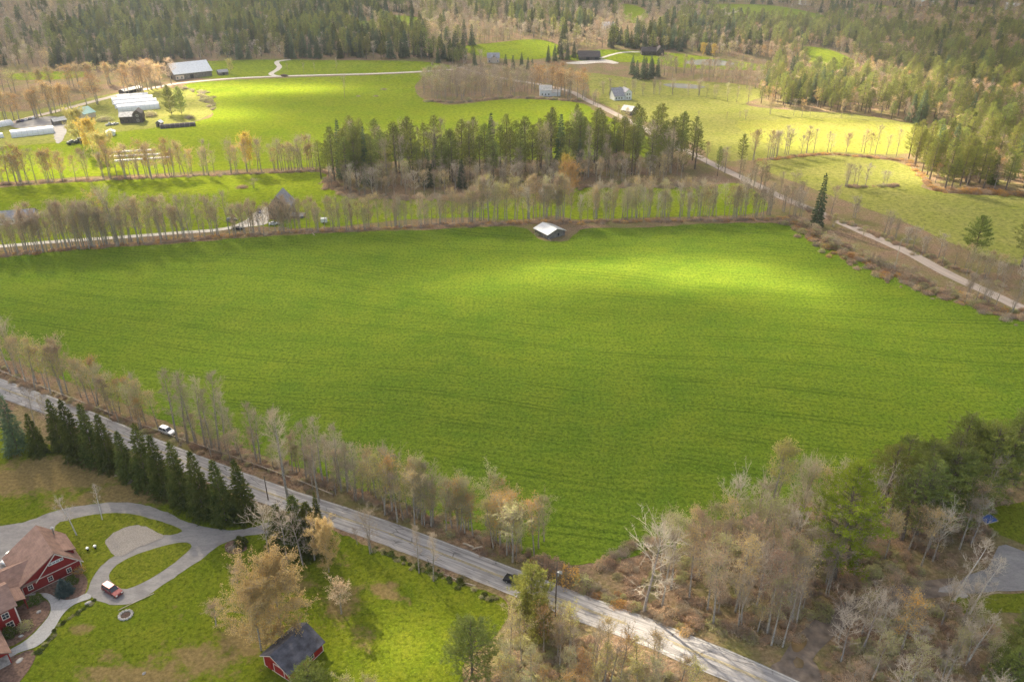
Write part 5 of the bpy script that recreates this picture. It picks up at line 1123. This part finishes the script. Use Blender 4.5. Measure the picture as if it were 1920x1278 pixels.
# fire pit
t = thing('fire_pit', 'round stone fire pit on the lawn below the red car', 'fire pit', at(236, 1153)); rs = random.Random(4)
for i in range(13):
    a = i / 13 * 6.283; s = MB(); s.tube([(math.cos(a) * 1.2, math.sin(a) * 1.2, -.05), (math.cos(a) * 1.17, math.sin(a) * 1.17, .22 + rs.random() * .1), (math.cos(a) * 1.15, math.sin(a) * 1.15, .34)], [.30, .30, .12], 7); s.obj('stone', M['stone'], t)
s = MB(); s.cyl(0, 0, 0, .12, .95, .8, 16); s.obj('ash', M['char'], t)
for i, (x, y) in enumerate(((165, 1032), (179, 1028))):
    t = thing('capped_post', ['pale capped garden post on the lawn behind the house, left of two', 'pale capped garden post on the lawn behind the house, right of two'][i], 'post', at(x, y), 0, 'pale capped garden posts')
    m = MB(); m.cyl(0, 0, -.05, .7, .2, .2, 12); m.obj('post', M['dark'], t); m = MB(); m.tube([(0, 0, .7), (0, 0, .85), (0, 0, 1.0)], [.38, .36, .12], 14); m.obj('cap', M['lampglass'], t)
def log(label, a, b, r=.13, mt='palewood'):
    p, q = at(*a), at(*b); c = (p + q) / 2; m = MB(); d = p - c
    m.tube([(d.x, d.y, r), (d.x * .3, d.y * .3 + .06, r * 1.1), (-d.x * .4, -d.y * .4 - .05, r * 1.25), (-d.x, -d.y, r)], [r * .6, r * .9, r, r], 8)
    tag(m.obj('log', M[mt], None, c), label, 'log'); 
log('long pale log edging the driveway above the fire pit', (222, 1144), (289, 1112), .10)
log('fallen pale log under the yellow budding clump, upper one', (868, 1019), (888, 1026), .2); log('fallen pale log under the yellow budding clump, lower one', (886, 1030), (905, 1026), .24)
log('fallen branch in the ditch below the paved road, left one', (832, 1076), (858, 1088), .12); log('fallen branch in the ditch below the paved road, right one', (870, 1093), (892, 1098), .12)
log('pale fallen log at the foot of the far hedgerow', (582, 434), (590, 442), .2)
log('whitish fallen trunk in the shade under the dark pines', (1714, 1030), (1729, 1005), .14)
def rock(label, p, r, mt='stone', flat=.6):
    rs = random.Random(int(p[0] * 7 + p[1])); bm = MB(); n = 9; rings = []
    V = []
    for j, (k, z) in enumerate(((.9, 0), (1., .35), (.75, .75), (.3, 1.))):
        for i in range(n): a = i / n * 6.283; q = k * r * rs.uniform(.8, 1.15); V.append((math.cos(a) * q, math.sin(a) * q * .8, z * r * flat))
    f = [(j * n + i, j * n + (i + 1) % n, (j + 1) * n + (i + 1) % n, (j + 1) * n + i) for j in range(3) for i in range(n)] + [tuple(3 * n + i for i in range(n))]
    bm.add(V, f); return tag(bm.obj('rock', M[mt], None, at(*p), rs.random() * 3), label, 'rock')
rock('pale boulder in the mulched bed between path and house', (73, 1147), .55); rock('flat pale stone in the lower part of the mulched bed', (40, 1192), .5); rock('boulder in the mulch by the lower porch', (37, 1238), .7, flat=.4); rock('grey boulder at the end of the flagstone path', (166, 1131), .8)
rock('pale rock half sunk in the bare ground of the farm meadow', (270, 1262), .4); rock('pale stone heap at the edge of the grey yard', (1800, 1112), 1.4, flat=.35); rock('dark round manure heap on the farm lane', (533, 143), 3.4, 'char', .5)
t = thing('tarpaulin', 'blue tarpaulin over a heap at the right edge under the trees', 'tarpaulin', at(1853, 975), .3)
m = MB(); m.prism([(-1.7, 0), (1.7, 0), (1.3, .7), (.2, 1.1), (-1.1, .6)], -.9, .9, 0, 'y'); m.obj('cover', M['blue'], t); m = MB(); m.box(-1.8, -1.0, .0, 1.9, 1.0, .2); m.obj('pallet', M['palewood'], t)
# shrubs
def bush_mesh(seed, r, h, mt, n=900, leaf=.2, twm='twig'):
    rs = np.random.RandomState(seed); d = rs.normal(size=(n // 2, 3)); d[:, 2] = abs(d[:, 2]) + .25; d /= np.linalg.norm(d, axis=1)[:, None]
    m = MB(); m.blades(rs.normal(size=(n // 2, 3)) * [r * .2, r * .2, .02], d * np.array([r, r, h]) * rs.uniform(.6, 1.05, (n // 2, 1)), .05, 0)
    d = rs.normal(size=(n, 3)); d[:, 2] = abs(d[:, 2]); d /= np.linalg.norm(d, axis=1)[:, None]
    m.leaves(d * np.array([r, r, h]) * rs.uniform(.6, 1.05, (n, 1)) ** .6 * (1 + .18 * np.sin(d[:, :1] * 7 + d[:, 1:2] * 5)), leaf, 1, seed); return m.mesh('bush', [M[twm], M[mt]])
BM = {'green': bush_mesh(1, 1, 1, 'shrubgreen', 1300, .17), 'brown': bush_mesh(2, 1, 1, 'bud_pink', 700, .12), 'tan': bush_mesh(3, 1, 1, 'bud_olive', 800, .13), 'red': bush_mesh(4, 1, 1, 'bud_orange', 600, .12), 'twiggy': bush_mesh(5, 1, 1, 'twig', 500, .10), 'dark': bush_mesh(6, 1, 1, 'sprucen', 1500, .2)}
def bush(label, p, r, h, m='green', name='bush'):
    q = at(*p); o = tag(link(name, BM[m], None, q, random.random() * 6), label, 'bush'); o.scale = (r, r, h); return o
bush('rounded evergreen shrub at the corner of the red gable wall', (135, 1092), 1.2, 1.6); bush('low shrub beside the red gable wall left of the blue spruce', (115, 1112), 1.0, .9); bush('leafy shrub at the upper end of the mulched bed', (68, 1126), 1.6, 1.2); bush('green shrub under the two windows of the red house', (18, 1190), 1.4, 1.8); bush('brownish shrub beside the red wall corner', (48, 1176), 1.5, 1.4, 'tan'); bush('rusty low shrub on the far side of the gable wall', (148, 1072), 1.4, 1.5, 'red')
bush('dark round shrub beside the driveway in its mulch ring', (452, 1022), 1.4, 2.2, 'dark'); bush('low dark shrub left in the mulch ring by the driveway', (434, 1030), 1.1, 1.0, 'twiggy'); bush('dead stick heap beside the shrub in the narrow pasture', (454, 352), 3.2, 1.2, 'brown')
for i, (x, y) in enumerate(((672, 181), (705, 181), (720, 168))): bush('dark brush pile in the lime pasture, %s of three' % ['left', 'lower right', 'upper right'][i], (x, y), 2.2 + .5 * i, .9, 'twiggy')
bush('yellowish bush right of the gambrel barn', (282, 218), 5, 4, 'tan'); bush('twiggy bush below the farm pines', (356, 222), 4, 2.6, 'twiggy'); bush('tan bush beside the teal roofed building', (195, 226), 6, 3.4, 'tan')
bush('reddish brush beside the field shed at its left', (1012, 440), 2.4, 1.6, 'tan')
for i, (x, y, r, c) in enumerate(((1065, 1085, 3.2, 'red'), (1040, 1068, 3., 'brown'), (1090, 1095, 2.4, 'tan'), (1015, 1058, 2.6, 'brown'))): bush('%s roadside bush right of the yellow budding clump' % ['rust coloured', 'dark brown', 'small tan', 'twiggy brown'][i], (x, y), r, r * .7, c)
o = tag(link('spruce_tree', KIND['spruce']['p'][0][3], None, at(122, 1112)), 'small round blue spruce against the red gable wall', 'spruce'); o.scale = (.62, .62, .26)
o.data = o.data.copy(); o.data.materials[1] = M['bluespruce']

place_trees()
# low growth under the rows and in the woods: brambles, saplings, dead stems
UG = []
def brush(px, n, dep, r=(.7, 1.8), kinds=('brown', 'twiggy', 'tan', 'brown'), hk=.9):
    w0 = [at(*p) for p in px]; Ls = [(b - a).length for a, b in zip(w0, w0[1:])]
    for _ in range(n):
        u = random.random() * sum(Ls); j = 0
        while u > Ls[j] and j < len(Ls) - 1: u -= Ls[j]; j += 1
        p = w0[j].lerp(w0[j + 1], u / Ls[j]); x, y = p.x + random.gauss(0, dep * .5), p.y + random.gauss(0, dep * .5)
        k = random.uniform(*r); UG.append((random.choice(kinds), 0, x, y, terr(x, y), random.uniform(0, 6.28), k, k * hk * random.uniform(.5, 1.2)))
def brusharea(poly, n, r=(.7, 1.7), kinds=('brown', 'twiggy', 'brown', 'tan')):
    q = [(at(*p).x, at(*p).y) for p in poly]; k = 0
    while k < n:
        x, y = random.uniform(min(a for a, b in q), max(a for a, b in q)), random.uniform(min(b for a, b in q), max(b for a, b in q))
        if inside(x, y, q): k += 1; g = random.uniform(*r); UG.append((random.choice(kinds), 0, x, y, terr(x, y), random.uniform(0, 6.28), g, g * random.uniform(.4, 1.)))
brush([(-40, 680), (40, 722), (140, 760), (300, 816), (420, 852), (600, 905), (700, 938), (850, 992), (1000, 1046)], 420, 3.0, (.5, 1.5))
brush([(1000, 1050), (1060, 1085), (1130, 1120), (1200, 1148), (1300, 1185)], 90, 2.2, (.6, 1.6), ('tan', 'brown', 'red', 'twiggy'))
brusharea([(1120, 1060), (1200, 1010), (1330, 980), (1450, 975), (1620, 960), (1680, 1040), (1600, 1110), (1490, 1210), (1380, 1200), (1220, 1140)], 420, (.7, 2.0))
brusharea([(1640, 960), (1900, 900), (1860, 1000), (1780, 1060), (1700, 1090), (1620, 1100)], 160)
brusharea([(1540, 1240), (1640, 1150), (1780, 1130), (1880, 1180), (1900, 1400), (1560, 1400)], 260)
brusharea([(960, 1180), (1080, 1185), (1250, 1260), (1330, 1300), (1300, 1400), (950, 1400)], 260, (.6, 1.5), ('tan', 'brown', 'tan', 'twiggy'))
brush([(-40, 482), (150, 466), (440, 442), (640, 431), (880, 421), (980, 418), (1090, 416), (1300, 413), (1480, 410)], 700, 2.2, (.6, 1.9), ('brown', 'twiggy', 'brown', 'red'), .7)
brush([(-30, 347), (220, 336), (450, 326), (600, 320)], 260, 2.0, (.7, 2.2), ('brown', 'twiggy'), .6)
brush([(610, 325), (620, 350), (660, 370), (760, 372), (900, 370), (1050, 352), (1250, 350), (1330, 350)], 300, 4.0, (.8, 2.4), ('brown', 'twiggy', 'brown'), .8)
brush([(1480, 415), (1540, 452), (1640, 502), (1720, 534), (1800, 562), (1930, 602)], 460, 6.5, (.5, 2.3), ('brown', 'twiggy', 'tan', 'red', 'brown'))
brush([(1500, 388), (1620, 430), (1760, 490), (1900, 545)], 160, 2.5, (.6, 1.8)); brush([(1410, 302), (1560, 288), (1700, 302), (1745, 350)], 150, 2., (.8, 2.2), ('brown', 'red'), .6)
brush([(1588, 351), (1680, 349)], 40, 1.5, (.8, 2.)); brush([(790, 190), (860, 193), (960, 182), (1090, 190)], 120, 3., (1., 2.6)); brush([(1750, 356), (1920, 366)], 90, 3., (1., 2.6), ('red', 'brown'))
brush([(100, 832), (300, 925), (450, 975)], 30, 1.5, (.4, .9), ('tan', 'twiggy')); brush([(700, 1030), (860, 1094), (945, 1128)], 60, 1.2, (.3, .8), ('green', 'tan'))
brush([(175, 1128), (120, 1165), (80, 1215), (30, 1245)], 60, .5, (.25, .5), ('green', 'tan', 'green')); brush([(345, 165), (380, 175), (400, 205)], 60, 4., (1., 2.6), ('twiggy', 'tan'))
UG = [u for u in UG if all((u[2] - a) ** 2 + (u[3] - b) ** 2 > (r * .95) ** 2 for a, b, r in NOGO)]
scatter('undergrowth', UG, 'low brambles, saplings and dead stems under the tree rows and in the woods', lambda a, b: BM[a])

# ------------------------------------------------------------------ haze
def haze():
    b = MB(); b.box(-9500, -3500, -3, 9500, 9500, 126)
    me = b.mesh('haze', []); t = NT('valley haze')
    pv = t.n('ShaderNodeVolumePrincipled', {'Color': (.82, .89, 1.0, 1), 'Density': .00014, 'Anisotropy': .25})
    t.t.links.new(pv.outputs[0], t.out.inputs[1]); me.materials.clear(); me.materials.append(t.m); t.m.cycles.homogeneous_volume = True
    tag(link('haze', me), 'thin pale spring haze filling the valley', kind='stuff')
haze()
